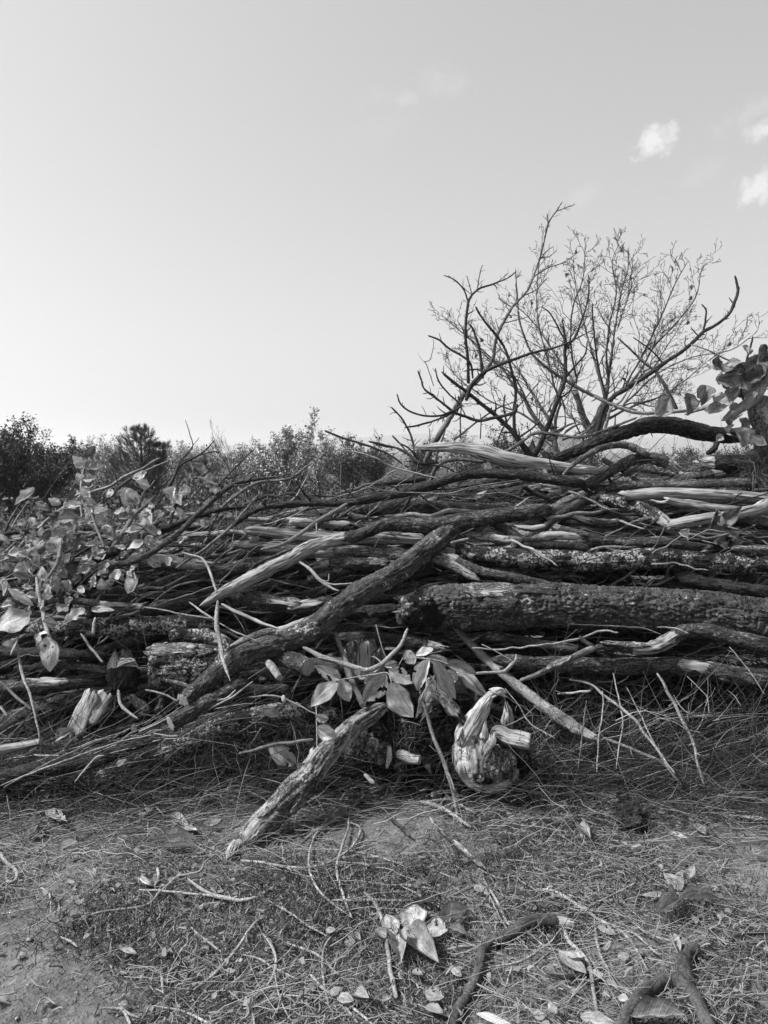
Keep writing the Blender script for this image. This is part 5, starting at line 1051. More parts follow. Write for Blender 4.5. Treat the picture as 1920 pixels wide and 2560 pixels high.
lb('b9', 'B', '-60,870,20 0,850,24 150,825,26 300,803,20', -.12, 'dark', 'dark stub with crumpled leaves at the left edge')
lb('b10', 'B', '165,962,58 250,912,58 320,858,46 420,800,30', -.25, 'smooth', 'cut pale limb end wrapped in crumpled leaves', e0='cut')
lb('b11', 'E', '60,1010,4 70,1000,4', 0, 'smooth', 'x') if False else None
lb('b12', 'B', '65,810,5 90,760,7 130,700,6 170,640,5', -.3, 'straw', 'single leaf on a thin bent stalk at the far left')
lb('b13', 'B', '220,1232,16 222,1150,18 225,1100,14', -.4, 'smooth_dark', 'short dark twig between the big leaves')
lb('b14', 'B', '280,1110,16 330,1030,22 350,980,26 355,935,16', -.36, 'smooth_dark', 'crooked dark twig poking through the crumpled leaves')
lb('b15', 'B', '480,640,10 540,720,14 570,800,16 600,880,16 618,925,14', -.34, 'smooth_dark', 'thin dark twig running down over the leafy branches')
lb('b16', 'B', '1540,600,14 1400,760,16 1300,860,18 1200,940,18 1040,1045,16', -.26, 'smooth_dark', 'long slim branch slanting down left into the leaves', twigs=5, tw_len=.12)
for (id, key, b, t, w, m_) in (('stalk', 'B', (500, 450), (428, 363), 66, 'leaf'), ('stalk', 'B', (515, 410), (566, 312), 60, 'leafdark'), ('stalk', 'B', (505, 450), (640, 462), 60, 'leafmid'), ('stalk', 'B', (492, 515), (447, 478), 56, 'leaf'),
        ('stalk', 'B', (495, 515), (616, 522), 58, 'leaf'), ('stalk', 'B', (485, 560), (545, 622), 64, 'leaf'), ('stalk', 'B', (478, 600), (435, 606), 36, 'leaf'), ('b12', 'B', (205, 565), (130, 692), 60, 'leaf'), ('b12', 'B', (205, 565), (160, 600), 40, 'leafdark'),
        ('b2', 'B', (870, 475), (785, 512), 52, 'leaf'), ('b2', 'B', (885, 562), (778, 528), 62, 'leaf'), ('b3', 'B', (810, 665), (735, 565), 110, 'leaf'), ('b3', 'B', (760, 580), (703, 630), 55, 'leafmid'), ('b2', 'B', (665, 575), (632, 625), 44, 'leaf'),
        ('b6', 'B', (1035, 560), (1000, 665), 95, 'leaf'), ('b6', 'B', (1110, 415), (1145, 485), 62, 'leafdark'), ('b6', 'B', (1180, 400), (1200, 505), 100, 'leafdark'), ('b6', 'B', (1208, 370), (1242, 485), 56, 'leafdark'), ('b6', 'B', (1160, 505), (1300, 550), 80, 'leafdark'),
        ('b6', 'B', (1125, 610), (1035, 560), 95, 'leafdark'), ('b6', 'B', (1255, 560), (1292, 630), 50, 'leafdark'), ('b6', 'B', (1050, 600), (1105, 700), 60, 'leafmid'), ('b10', 'B', (370, 700), (470, 645), 66, 'leaf'), ('b10', 'B', (345, 760), (462, 705), 90, 'leafmid'),
        ('b10', 'B', (435, 870), (320, 815), 130, 'leaf'), ('b10', 'B', (300, 860), (375, 965), 110, 'leafmid'), ('b4', 'B', (675, 860), (600, 790), 70, 'leaf'), ('b3', 'B', (890, 810), (845, 690), 100, 'leaf'), ('b3', 'B', (725, 835), (850, 812), 52, 'leaf'),
        ('b4', 'B', (845, 880), (775, 962), 62, 'leaf'), ('b4', 'B', (870, 850), (920, 930), 66, 'leafmid'), ('b9', 'B', (45, 960), (165, 950), 80, 'leaf'), ('b13', 'B', (90, 1040), (192, 1090), 80, 'leaf'), ('b14', 'B', (275, 1120), (245, 1030), 76, 'leaf'),
        ('b14', 'B', (275, 1125), (400, 1065), 60, 'leaf'), ('b4', 'B', (645, 1165), (605, 1080), 92, 'leafmid'), ('b4', 'B', (795, 1065), (757, 1195), 105, 'leafmid'), ('b13', 'B', (15, 1200), (135, 1130), 95, 'leaf'),
        ('b7', 'E', (175, 200), (15, 345), 165, 'leaf'), ('b8', 'E', (105, 352), (2, 448), 78, 'leafmid'), ('b7', 'E', (280, 315), (133, 396), 84, 'leaf'), ('b7', 'E', (278, 335), (298, 545), 118, 'leaf'), ('b7', 'E', (200, 150), (15, 90), 60, 'leaf'),
        ('b7', 'E', (505, 170), (402, 288), 80, 'leafmid'), ('b7', 'E', (398, 150), (345, 215), 70, 'leafmid'), ('b7', 'E', (340, 262), (238, 258), 56, 'leafmid'), ('b7', 'E', (270, 60), (295, 130), 60, 'leaf'), ('b7', 'E', (262, 120), (225, 200), 40, 'leaf'),
        ('b15', 'B', (590, 930), (515, 945), 36, 'leaf'), ('b5', 'B', (1240, 790), (1180, 760), 60, 'leafmid'), ('b16', 'B', (1380, 740), (1290, 720), 50, 'leafdark'), ('b16', 'B', (1340, 620), (1420, 600), 40, 'leafdark'), ('b10', 'B', (560, 720), (680, 712), 40, 'leaf')):
    o_ = LB[id]; leaf_px('leaf', key, b, t, w, -.3 if id not in ('b7', 'b8', 'b12') else -.44, m_, o_)
LS = [(id, o_) for id, o_ in LB.items() if id not in ('stalk', 'b12', 'b8') and o_]
def nearest_lb(px, py):
    best = None
    for id, o_ in LS:
        for oo, info in TR:
            if oo is o_:
                C = info['C'][::6]; v = C - CAM; z = v @ FW; d = np.hypot(960 + FPX * v[:, 0] / z - px, 1280 - FPX * (v @ UP) / z - py).min()
                if best is None or d < best[0]: best = (d, o_)
    return best[1]
for i in range(240):
    x = random.triangular(-40, 1180, 260); lo = 640 + (x < 300) * (300 - x) * .7; hi = 1290 - max(0, x - 350) * .42; y = random.uniform(lo, max(lo + 40, hi))
    px, py = x * .42194, 980 + y * .42194; par = nearest_lb(px, py); Lp = random.uniform(50, 120); a = random.uniform(0, 6.28)
    leaf_px('leaf', 'B', (x, y), (x + math.cos(a) * Lp, y + math.sin(a) * Lp * .8), Lp * random.uniform(.38, .62), -.12 - random.random() * .2, random.choice(['leaf', 'leaf', 'leafmid', 'leafmid', 'leafdark']), par)
# ---- centre leaves on two walnut twigs
CL = BR('leafy_twig', 'F', '1240,500,6 1180,480,8 1110,468,12 1040,460,10 985,440,8 940,505,5', -.4, 'smooth', 'twig with long drooping pale leaves above the stump', 'twig')
CM = BR('leafy_twig', 'F', '600,590,8 700,575,8 800,560,10 870,550,10 900,610,8', -.42, 'smooth', 'twig with broad veined leaves hanging in the centre', 'twig')
CS = [o for o, _ in TR if o.get('label', '').startswith('upright fine stalk')][0]
for par, b, t, w, m_, o_f in ((CL, (1120, 470), (1050, 655), 92, 'leaf', -.42), (CL, (1150, 475), (1287, 722), 90, 'leaf', -.44), (CL, (1145, 408), (1035, 455), 54, 'leaf', -.4), (CL, (985, 415), (1035, 500), 78, 'leaf', -.42), (CL, (1105, 455), (1235, 500), 66, 'leafmid', -.38), (CL, (1215, 500), (1405, 560), 84, 'leafmid', -.36),
        (CL, (1210, 545), (1290, 590), 80, 'leaf', -.38), (CM, (868, 555), (728, 728), 128, 'leafmid', -.44), (CM, (880, 530), (1022, 612), 95, 'leaf', -.44), (CM, (890, 608), (1020, 808), 140, 'leaf', -.46), (CM, (600, 592), (433, 508), 84, 'leafmid', -.38), (CM, (580, 610), (424, 750), 105, 'leaf', -.42), (CM, (590, 590), (650, 722), 92, 'leafmid', -.4),
        (CM, (822, 560), (735, 612), 56, 'leaf', -.4), (CM, (855, 510), (930, 490), 44, 'leafmid', -.36), (CM, (710, 560), (680, 530), 40, 'leaf', -.4), (CS, (445, 800), (525, 825), 56, 'leaf', -.4), (CS, (455, 870), (572, 920), 92, 'leaf', -.4)):
    leaf_px('leaf', 'F', b, t, w, o_f, m_, par, i=random.choice(FLAT))
def free(key, b, t, w, m_, label, off=-.3, ground=False, name='fallen_leaf', cat='leaf', group=None):
    if ground and m_ == 'leaf' and random.random() < .6: m_ = 'leafmid'
    o = leaf_px(name, key, b, t, w, off, m_, None, ground); tag(o, label, cat, group); return o
free('F', (162, 970), (335, 1095), 105, 'leaf', 'single pale flat leaf standing on edge left of the leaning log', -.3)
free('F', (335, 1085), (395, 1130), 48, 'leafmid', 'small leaf tucked against the left side of the leaning log', -.3)
free('E', (440, 880), (298, 958), 62, 'leafmid', 'folded leaf beside the pale round stick at the left', -.35)
free('E', (540, 178), (680, 182), 50, 'leaf', 'leaf lying on the level stick with the sawn end', -.26)
free('E', (1660, 790), (1530, 800), 56, 'leafmid', 'curled leaf resting on the lichen log near the ground', -.2)
free('E', (790, 850), (815, 905), 36, 'leafmid', 'tiny leaf stuck on a dry stem below the rotten stump', -.3)
free('E', (690, 1105), (750, 1060), 40, 'leafmid', 'small withered leaf on the dark ground log', -.25)
# right cluster
RL = BR('leafy_branch', 'A', '1320,905,10 1400,880,14 1470,860,16 1540,800,16 1600,750,14 1659,700,12', (-.15, -.2), 'smooth', 'leafy branch with large dead leaves at the upper right edge', 'branch', 'leafy walnut branches at the right')
for b, t, w, m_ in (((1262, 835), (1125, 955), 80, 'leafmid'), ((1330, 815), (1312, 918), 60, 'leafdark'), ((1405, 785), (1390, 870), 66, 'leafdark'), ((1450, 762), (1560, 830), 90, 'leafdark'), ((1570, 735), (1450, 745), 60, 'leafdark'), ((1540, 760), (1659, 735), 70, 'leafdark'),
        ((1555, 625), (1572, 668), 24, 'leafmid'), ((1580, 635), (1590, 660), 22, 'leafmid'), ((1659, 760), (1540, 840), 70, 'leafmid'), ((1620, 690), (1659, 790), 90, 'leafdark'), ((1430, 830), (1490, 880), 60, 'leaf'), ((1400, 890), (1500, 900), 50, 'leafmid'), ((1520, 960), (1560, 1040), 70, 'leaf'),
        ((1560, 950), (1600, 1060), 80, 'leafmid'), ((1480, 960), (1540, 975), 40, 'leafmid'), ((1510, 880), (1560, 960), 80, 'leafdark'), ((1480, 870), (1590, 800), 60, 'leafmid'), ((1600, 1010), (1640, 1070), 60, 'leafdark'), ((1659, 830), (1620, 900), 80, 'leafdark'), ((1490, 705), (1560, 700), 40, 'leafmid'), ((1590, 700), (1540, 760), 60, 'leafdark'), ((1470, 700), (1510, 740), 50, 'leafdark')):
    leaf_px('leaf', 'A', b, t, w, -.0, m_, RL, Y=3.98)
for i in range(34):
    x, y = random.uniform(1450, 1690), random.uniform(700, 1010); a = random.uniform(0, 6.28); Lp = random.uniform(35, 80)
    leaf_px('leaf', 'A', (x, y), (x + math.cos(a) * Lp, y + math.sin(a) * Lp), Lp * .7, 0, random.choice(['leafdark', 'leafmid', 'leafdark']), RL, Y=4.08)
R2 = BR('leafy_twig', 'D', '1180,880,6 1300,820,10 1400,830,12 1480,820,8', -.42, 'smooth_dark', 'twig with two upright dark leaves over the pale knobbly log', 'twig')
for b, t, w, m_ in (((1310, 830), (1360, 690), 66, 'leafdark'), ((1378, 805), (1492, 675), 78, 'leafdark'), ((1130, 830), (1230, 850), 56, 'leafmid'), ((1420, 830), (1555, 852), 40, 'leafdark'), ((1330, 880), (1420, 930), 60, 'leafdark'), ((1440, 880), (1520, 900), 50, 'leafdark')):
    leaf_px('leaf', 'D', b, t, w, -.42, m_, R2)
# ============================================================ GROUND THINGS
def gb(key, s, mat, label, name='fallen_twig', cat='twig', group='twigs lying on the ground', lift=.014, **k):
    return BR(name, key, s, lift, mat, label, cat, group, ground=True, **k)
gb('I', '1250,1620,60 1290,1490,58 1350,1390,56 1395,1290,54 1415,1190,52 1435,1120,56 1500,1070,64 1589,1035,72 1669,985,76 1769,955,76 1889,960,72 1975,975,64', 'ground_bark', 'hooked dark smooth branch lying on the ground right of the centre', 'fallen_branch', 'branch', 'dark branches lying on the ground', e1='broken', wob=.55, twigs=5, tw_len=.05)
gb('J', '740,1640,62 860,1460,68 950,1365,74 1050,1305,78 1150,1315,88 1210,1370,82 1260,1480,80 1340,1640,80', 'ground_bark', 'forked dark branch at the lower right corner', 'fallen_branch', 'branch', 'dark branches lying on the ground', wob=.5, twigs=4, tw_len=.05, forks=('1185,1340,90 1160,1230,88 1180,1150,76 1250,1105,60',))
gb('J', '440,965,22 480,1070,26 570,1170,26 610,1260,26 630,1400,24 660,1590,24', 'smooth', 'wavy grey twig running down from the hooked branch', wob=.2)
gb('J', '280,765,14 400,780,20 530,860,22 650,940,20 780,1010,20 850,1080,18 950,1250,12', 'straw', 'long pale jointed twig crossing the right ground', wob=.2)
for i, (key, s, mat, lb_) in enumerate((('J', '630,940,10 640,1040,18 665,1150,18 720,1250,10', 'smooth', 'pointed short twig beside the wavy grey one'), ('J', '850,955,9 950,1030,12 1080,1070,12 1200,1100,10', 'straw', 'white stem ending at the forked branch'),
        ('J', '790,1010,10 870,1030,13 940,1090,13 1000,1145,12 1040,1150,9', 'straw', 'white stem branching off the long jointed twig'), ('J', '1270,1090,10 1310,1010,13 1370,970,12 1385,900,9', 'straw', 'pale crooked stem right of the forked branch'),
        ('J', '480,880,7 560,890,10 620,860,10 700,820,10 880,725,10', 'straw', 'thin white stem rising right over the chips'), ('J', '1400,1060,9 1500,1035,16 1700,1018,18', 'black', 'thin black twig at the right edge'), ('J', '300,345,8 420,350,12 650,352,18 760,385,18 830,415,14', 'smooth_dark', 'dark twig ending at the clod of roots'),
        ('J', '960,350,16 1100,310,22 1300,300,24 1500,260,20 1700,250,16', 'peel', 'strip of broken bark at the right, upper'), ('J', '1280,345,18 1450,335,26 1659,350,26 1750,360,20', 'wood', 'strip of broken bark at the right, lower'), ('J', '1090,660,5 1150,600,8 1260,510,8', 'straw', 'short pale stem above the crossed leaves'),
        ('J', '1505,1390,10 1515,1300,12 1548,1195,8', 'straw', 'short pale rod at the lower right'), ('J', '230,1010,8 350,1110,10 500,1140,8', 'straw', 'thin stem under the hooked branch end'), ('J', '0,1230,12 180,1200,16 300,1130,14 380,1070,12 425,1000,8', 'smooth', 'bowed twig between hooked branch and wavy twig'),
        ('J', '100,1250,6 240,1230,9 350,1150,9 480,1045,6', 'straw', 'fine bowed stem crossing the wavy twig'), ('J', '460,1460,8 520,1370,12 585,1280,10', 'straw', 'short pale rod left of the wavy twig'), ('J', '270,1405,6 400,1440,9 600,1520,6', 'straw', 'thin stem near the bottom right leaves'),
        ('J', '340,1275,24 450,1285,28 590,1270,22', 'dark', 'short dark stick under the pale triangular leaf'), ('J', '0,780,6 60,910,9 130,1020,9 240,1120,6', 'straw', 'flat pale stem sloping to the hooked branch'), ('J', '1350,460,6 1500,462,10 1700,472,8', 'straw', 'white rod lying at the right edge'),
        ('J', '-60,640,9 60,700,10 160,690,9 200,720,8 300,780,7', 'smooth', 'thin curly twig at the upper start of the jointed one'),
        ('I', '650,262,9 640,400,14 590,560,16 575,660,18 610,800,16 662,932,12', 'straw', 'pale S shaped stem in the centre of the ground'), ('I', '748,0,8 690,110,13 600,230,15 500,370,16 440,460,15 410,560,14 420,680,14 490,800,14 670,940,10', 'straw', 'long pale stem sweeping down from the rotten root'),
        ('I', '0,595,14 150,610,17 280,635,18 430,635,18 560,590,17 660,520,15 710,430,13 700,390,11 650,370,8', 'straw', 'hook shaped pale stem right of the leaning log foot'), ('I', '470,525,6 650,540,9 800,570,9 930,610,6', 'straw', 'thin pale stem lying over the bare mound'),
        ('I', '165,830,6 300,910,12 400,980,14 530,1050,10', 'straw', 'pale stem left of the walnut leaf'), ('I', '730,780,12 800,850,22 860,1000,26 880,1150,28 900,1290,28 928,1412,26', 'smooth', 'straight grey twig lying left of the walnut leaf'),
        ('I', '245,1075,9 380,1120,16 480,1170,16 592,1282,9', 'straw', 'pale bent stem below and left of the grey twig'), ('I', '690,940,6 560,1030,14 500,1120,16 490,1250,14 520,1430,14 552,1500,9', 'smooth', 'bowed twig left of the straight grey one'),
        ('I', '415,1270,14 500,1360,18 620,1430,18 800,1580,16', 'straw', 'thick pale stem running to the bottom edge'), ('I', '540,832,14 780,832,20 1015,832,14', 'straw', 'flat straight pale stalk above the walnut leaf'), ('I', '1120,330,12 1180,410,26 1290,500,32 1400,600,34 1460,650,20', 'wood', 'flat split slat sloping right of the bare mound'),
        ('I', '1440,700,10 1530,850,17 1600,990,17 1690,1090,12', 'straw', 'flat pale stalk right of the walnut leaf'), ('I', '1185,1135,12 1300,1110,20 1420,1100,16', 'smooth', 'short twig joining walnut leaf and hooked branch'), ('I', '830,742,8 1000,742,16 1150,765,14', 'straw', 'flat pale splinter at the foot of the mound'),
        ('I', '950,745,8 1080,810,12 1230,905,8', 'straw', 'thin pale stem over the crumpled leaf'), ('I', '0,1150,10 120,1180,14 200,1230,14 340,1300,10', 'straw', 'pale stem at the lower left of centre'), ('I', '130,1025,9 190,1110,15 212,1200,16 190,1290,14 110,1400,9', 'straw', 'pale bow shaped stem left of centre'),
        ('I', '35,1280,9 140,1255,13 250,1170,11 310,1110,8', 'straw', 'pale stem crossing the bow shaped one'), ('I', '200,1230,8 240,1420,10 320,1580,10', 'straw', 'thin stem running down to the bottom edge'), ('I', '190,1385,7 340,1400,11 490,1415,8', 'straw', 'nearly level thin stem near the bottom'),
        ('I', '620,1460,12 700,1560,16', 'straw', 'short stem at the bottom edge of the centre'), ('I', '1050,1445,9 1150,1490,12 1260,1530,9', 'straw', 'short pale stem near the bottom beside the brown leaf'), ('I', '1230,815,14 1310,780,20 1420,735,14', 'smooth', 'short twig upper right of the crumpled leaf'),
        ('I', '1580,1330,8 1612,1220,14', 'straw', 'short white peg near the hooked branch'), ('I', '850,312,10 920,370,20 1010,450,18', 'peel', 'bark twig lying on top of the mound'), ('I', '365,500,14 430,430,26 560,360,26 640,300,22 740,220,26 895,148,20', 'smooth_dark', 'crooked dark twig from the log to the rotten root'),
        ('I', '1060,245,22 1150,270,28 1225,300,24 1370,400,18', 'smooth', 'grey twig below the stump'), ('I', '1105,250,16 1200,235,16 1335,238,12', 'straw', 'pale level twig touching the stump foot'), ('I', '1235,220,12 1310,270,16 1400,320,12', 'straw', 'pale sloping twig under the stump'),
        ('H', '1110,700,12 1200,770,22 1330,820,26 1430,830,24 1530,812,14', 'straw', 'thick pale curved stem left of the leaning log foot'), ('H', '415,960,8 600,900,14 860,860,15 960,770,16 1060,690,17 1180,660,15 1230,590,13 1390,495,9', 'smooth', 'long wavy thin twig running up to the leaning log'),
        ('H', '820,770,9 940,775,14 1200,800,14 1330,820,9', 'straw', 'pale stem leading left to the split stalk'), ('H', '1145,1365,13 1280,1260,18 1400,1120,18 1500,980,17 1575,925,11', 'smooth', 'straight grey stick sloping up right at the lower left'), ('H', '905,1455,8 1080,1490,15 1200,1540,15 1300,1600,12', 'straw', 'pale stem entering the bottom edge'),
        ('H', '600,1470,12 720,1478,18 775,1570,18', 'smooth', 'bent twig at the bottom edge left'), ('H', '700,1440,12 760,1500,16 830,1530,10', 'smooth', 'short crooked twig beside the bent one'), ('H', '-40,100,14 130,110,17 220,170,19 320,210,16 398,262,12', 'straw', 'pale jointed stem at the left foot of the pile'),
        ('H', '1055,1310,10 990,1303,9 1060,1150,10 1145,1042,7', 'straw', 'thin pale stem bent to a sharp corner'), ('H', '355,1048,12 410,1070,15 460,1108,10', 'straw', 'short curved pale rod on the bare soil at the left'), ('H', '950,1250,10 960,1310,18 965,1385,10', 'straw', 'short split rod standing out at the lower left'),
        ('H', '1130,985,9 1175,1035,13 1230,1075,13 1312,1138,9', 'straw', 'crooked pale stem in the left litter'), ('H', '240,755,9 295,800,12 300,905,7', 'straw', 'bent white straw at the far left'), ('H', '480,420,12 600,400,16 700,375,10', 'smooth', 'twig under the folded leaves at the left'), ('H', '1080,325,9 1200,318,12 1340,310,9', 'smooth', 'dim level twig at the pile foot left of the log'),
        ('H', '205,1500,7 240,1420,10 275,1410,10 330,1450,8', 'smooth', 'small arched twig on the bare soil'), ('H', '1450,1400,12 1490,1470,15 1510,1580,15', 'smooth', 'twig pointing to the bottom edge of the left centre'), ('H', '-40,1395,8 50,1385,10 105,1375,8', 'straw', 'short stem on the soil at the left edge'),
        ('H', '930,640,18 940,690,18 915,750,14', 'straw', 'short pale stub beside the split stalk'), ('H', '1560,1030,10 1620,1120,17 1632,1230,17 1590,1330,15 1515,1412,9', 'straw', 'long pale arc in the left centre litter'))):
    gb(key, s, mat, lb_, wob=.25, ring=7, lift=.018)
# stems leaning or standing at the foot of the pile on the right
for i, (s, mat, lb_, o0, o1) in enumerate((('1000,550,16 1040,620,22 1100,720,24 1150,830,24 1210,950,22 1250,1100,20 1285,1232,16', 'smooth', 'tall grey stalk leaning down right at the lower right', -.1, -.1), ('480,590,12 610,620,18 700,690,22 790,760,24 860,820,24 930,910,22 1000,1000,20 1110,1150,14', 'straw', 'long pale stalk curving down right below the flaking log', -.12, -.2),
        ('680,935,20 800,985,24 960,1050,28 1060,1110,26 1150,1220,16', 'smooth', 'thick bark stalk lying right of the pale spotted stick', -.1, -.12), ('410,675,14 500,668,18 612,657,18', 'straw', 'short sawn pale rod poking left under the flaking log', -.1, -.2), ('740,550,8 770,680,12 800,840,12 780,960,11 760,1120,7', 'smooth', 'thin wavy stalk hanging straight down', -.1, -.2),
        ('678,655,8 680,760,11 655,950,12 645,1140,8', 'straw', 'fine upright stalk beside the end of the spotted stick', -.15, -.2), ('585,710,7 560,900,10 535,1120,8', 'smooth_dark', 'fine dark upright stalk left of the stick end', -.15, -.2), ('100,640,7 180,740,10 240,840,11 330,900,10 400,938,7', 'straw', 'thin curved stem right of the stump', -.1, -.15),
        ('1430,395,6 1500,480,9 1570,570,10 1640,680,7', 'straw', 'thin pale stem crossing the flaking log at the right', -.3, -.25), ('820,635,7 900,790,11 980,960,12 1020,1040,11 1110,1180,8', 'smooth', 'slim stalk right of the long pale one', -.1, -.2), ('1100,680,5 1150,760,7 1220,800,8 1315,800,6', 'straw', 'fine bent stalk under the log', -.1, -.1),
        ('1180,570,5 1260,650,7 1300,700,7 1312,800,5', 'straw', 'fine arching stalk at the lower right', -.1, -.1), ('1560,1020,8 1620,1080,12 1690,1110,10', 'straw', 'short flat stem at the right edge', -.05, -.05), ('200,1150,7 400,1150,14 600,1155,15 775,1152,10', 'straw', 'level pale stalk lying right of the stump', -.02, -.02))):
    BR('dry_stalk', 'G', ' '.join('%s,%s,%.1f' % (*q.split(',')[:2], float(q.split(',')[2]) * .8) for q in s.split()), (o0, o1), mat, lb_, 'stalk', 'dry stalks at the right foot of the pile', wob=.5, ring=6, twigs=3, tw_len=.06)
BR('dead_twig', 'K', '-10,760,20 30,880,32 80,1050,40 150,1290,44 250,1540,46 330,1780,44 385,2000,40 410,2160,30', (-.22, -.1), 'smooth', 'spotted grey twig propped against the left side of the stump', 'twig', forks=('310,1650,20 350,1780,20 385,1900,16',))
BR('dead_twig', 'I', '748,0,8 830,-160,8 880,-240,7 900,-320,5', -.3, 'straw', 'upper run of the pale stem over the rotten root', 'twig', ring=6) if False else None
for i, (key, s, mat, lb_) in enumerate((('E', '820,900,10 960,840,12 1150,740,14 1330,705,12 1400,650,9', 'straw', 'long pale stem curving over the sawn branches'), ('E', '910,910,8 1050,925,14 1150,860,12 1210,780,12 1380,690,12 1500,600,8', 'straw', 'pale stem curving under the sawn branches'),
        ('E', '700,650,18 720,740,20 770,790,16 820,825,10', 'smooth', 'bent twig hanging over the rotten stump'), ('E', '860,650,12 960,675,14 1060,720,12', 'smooth', 'twig running from the rotten stump to the sawn end'), ('E', '980,592,26 1060,610,30 1145,640,16', 'wood', 'pale wedge shaped chip on the sawn block'),
        ('E', '440,1200,9 560,1060,12 620,1040,10', 'smooth', 'thin twig across the dark ground log'), ('E', '0,1220,8 250,1120,12 420,1060,12 700,960,10 900,920,8', 'smooth', 'long stem lying along the dark ground log'), ('E', '20,1230,8 300,1080,12 560,960,11 760,890,8', 'smooth_dark', 'dark stem parallel to the dark ground log'),
        ('E', '0,600,14 80,680,18 190,770,14', 'smooth_dark', 'dim twig sloping right at the left edge'), ('E', '0,745,14 45,812,16', 'smooth', 'short pale twig at the left edge'), ('E', '200,1035,10 280,1042,14 360,1040,10', 'straw', 'short level stem right of the pale round stick'), ('E', '480,320,14 530,390,16 610,490,14', 'smooth', 'slanting twig in the dark gap above the splintered block'),
        ('E', '850,160,8 980,180,10 1090,205,10 1270,230,10', 'smooth', 'thin rod leading right from the pale sawn end'), ('E', '550,325,22 565,220,14', 'straw', 'short pale peg hanging below the level stick'), ('E', '1120,130,8 1200,190,14 1280,240,10', 'straw', 'split pale sliver above the lichen crust'), ('E', '1310,140,14 1400,190,22 1520,240,22 1650,290,12', 'palewood', 'pale split rod left of the diagonal branch'),
        ('E', '1300,255,8 1420,320,12 1530,365,8', 'smooth', 'thin sliver crossing below the pale split rod'), ('F', '-10,1030,16 120,1000,22 250,970,22 440,945,18', 'smooth_dark', 'level twig behind the single pale leaf'), ('F', '50,695,8 200,685,12 300,720,12 450,795,8', 'smooth', 'curved twig lying on the lichen log'), ('F', '255,680,26 265,730,30', 'smooth', 'short peg standing on the lichen log'),
        ('F', '735,1150,22 800,1210,26', 'smooth', 'stubby twig under the rotten root'), ('D', '600,1045,8 680,1035,12 760,1025,12 790,980,8', 'smooth', 'small bent twig on the lichen dotted log'), ('D', '330,958,12 560,945,16 690,920,18 870,915,18 1030,890,14', 'smooth', 'thin branch lying over the lichen dotted log'),
        ('D', '680,915,14 800,950,20 950,950,20 1080,940,14', 'smooth_dark', 'thin branch crossing under the one on the dotted log'), ('D', '1135,1030,8 1200,980,20 1300,935,18', 'straw', 'pale peg leaning on the dotted log at the right'), ('D', '80,945,30 180,900,44 300,830,44 420,730,48 520,670,52 590,610,40', 'peel', 'short diagonal branch with splintered tips above the dotted log'),
        ('D', '170,800,34 260,805,36 345,795,34', 'wood', 'pale torn stub left of the short diagonal branch'), ('D', '350,785,40 500,830,48 650,870,56 780,880,64 1000,890,60 1200,905,50 1340,920,40', 'peel', 'middle log with torn pale bark strips above the dotted log'), ('D', '-60,760,30 60,790,46 150,840,50 240,890,40', 'dark', 'short dark log left of the torn stub'),
        ('D', '0,860,54 120,870,54 250,870,50 400,855,54 560,860,40', 'wood', 'pale level log behind the short diagonal branch'), ('D', '200,905,50 400,920,56 600,930,56', 'dark', 'dark log between pale level log and dotted log'), ('D', '1100,1080,40 1200,1110,80 1400,1140,86 1600,1180,80 1800,1210,70', 'dark', 'dim log sloping right above the thickest trunk'))):
    BR('dead_twig' if len(s) < 75 and 'log' not in lb_.split()[:4] else 'branch', key, s, -.38 if key in 'EF' else -.14 if 'log' not in lb_ else -.05, mat, lb_, 'log' if 'log' in lb_.split()[:5] and 'twig' not in lb_ and 'stem' not in lb_ else 'twig', 'small branches lying on the pile', wob=.4, e0='broken' if 'torn' in lb_ or 'splinter' in lb_ else 'taper')
# walnut leaf on the ground
wl = empty('walnut_leaf', tuple(PG(600 + 1010 * .42194, 1900 + 1040 * .42194, .02))); tag(wl, 'compound leaf with five pale broad leaflets lying on the ground', 'leaf')
pts, rad = parse('I', '860,1090,8 930,1055,10 1010,1032,11 1150,990,10 1250,960,8 1345,905,6', 0.015, True); add_tube('leaf_stalk', wl, 'smooth', pts, rad, ring=6, wob=.2)
for b, t, w in (((1008, 1032), (1040, 850), 150), ((915, 1060), (868, 935), 86), ((862, 1080), (800, 1022), 56), ((925, 1068), (950, 1208), 110), ((1000, 1050), (1165, 1205), 150), ((1110, 1015), (1225, 1030), 120)):
    leaf_px('leaflet', 'I', b, t, w, 0, 'leafmid', wl, ground=True)
free('I', (1180, 980), (1345, 895), 90, 'leafmid', 'crumpled toothed leaf right of the compound leaf', 0, True)
rl = empty('walnut_leaf', tuple(PG(1220 + 1130 * .42194, 1900 + 840 * .42194, .02))); tag(rl, 'compound leaf with narrow leaflets crossing on the right ground', 'leaf')
pts, rad = parse('J', '1120,845,7 1150,780,9 1190,700,9 1215,650,7', 0.015, True); add_tube('leaf_stalk', rl, 'smooth', pts, rad, ring=6, wob=.2)
for b, t, w in (((1140, 790), (1050, 690), 95), ((1190, 720), (1215, 645), 46), ((1125, 838), (902, 800), 34), ((1140, 835), (1365, 842), 34), ((1130, 858), (995, 925), 80), ((1150, 720), (1110, 690), 50)):
    leaf_px('leaflet', 'J', b, t, w, 0, 'leafmid', rl, ground=True)
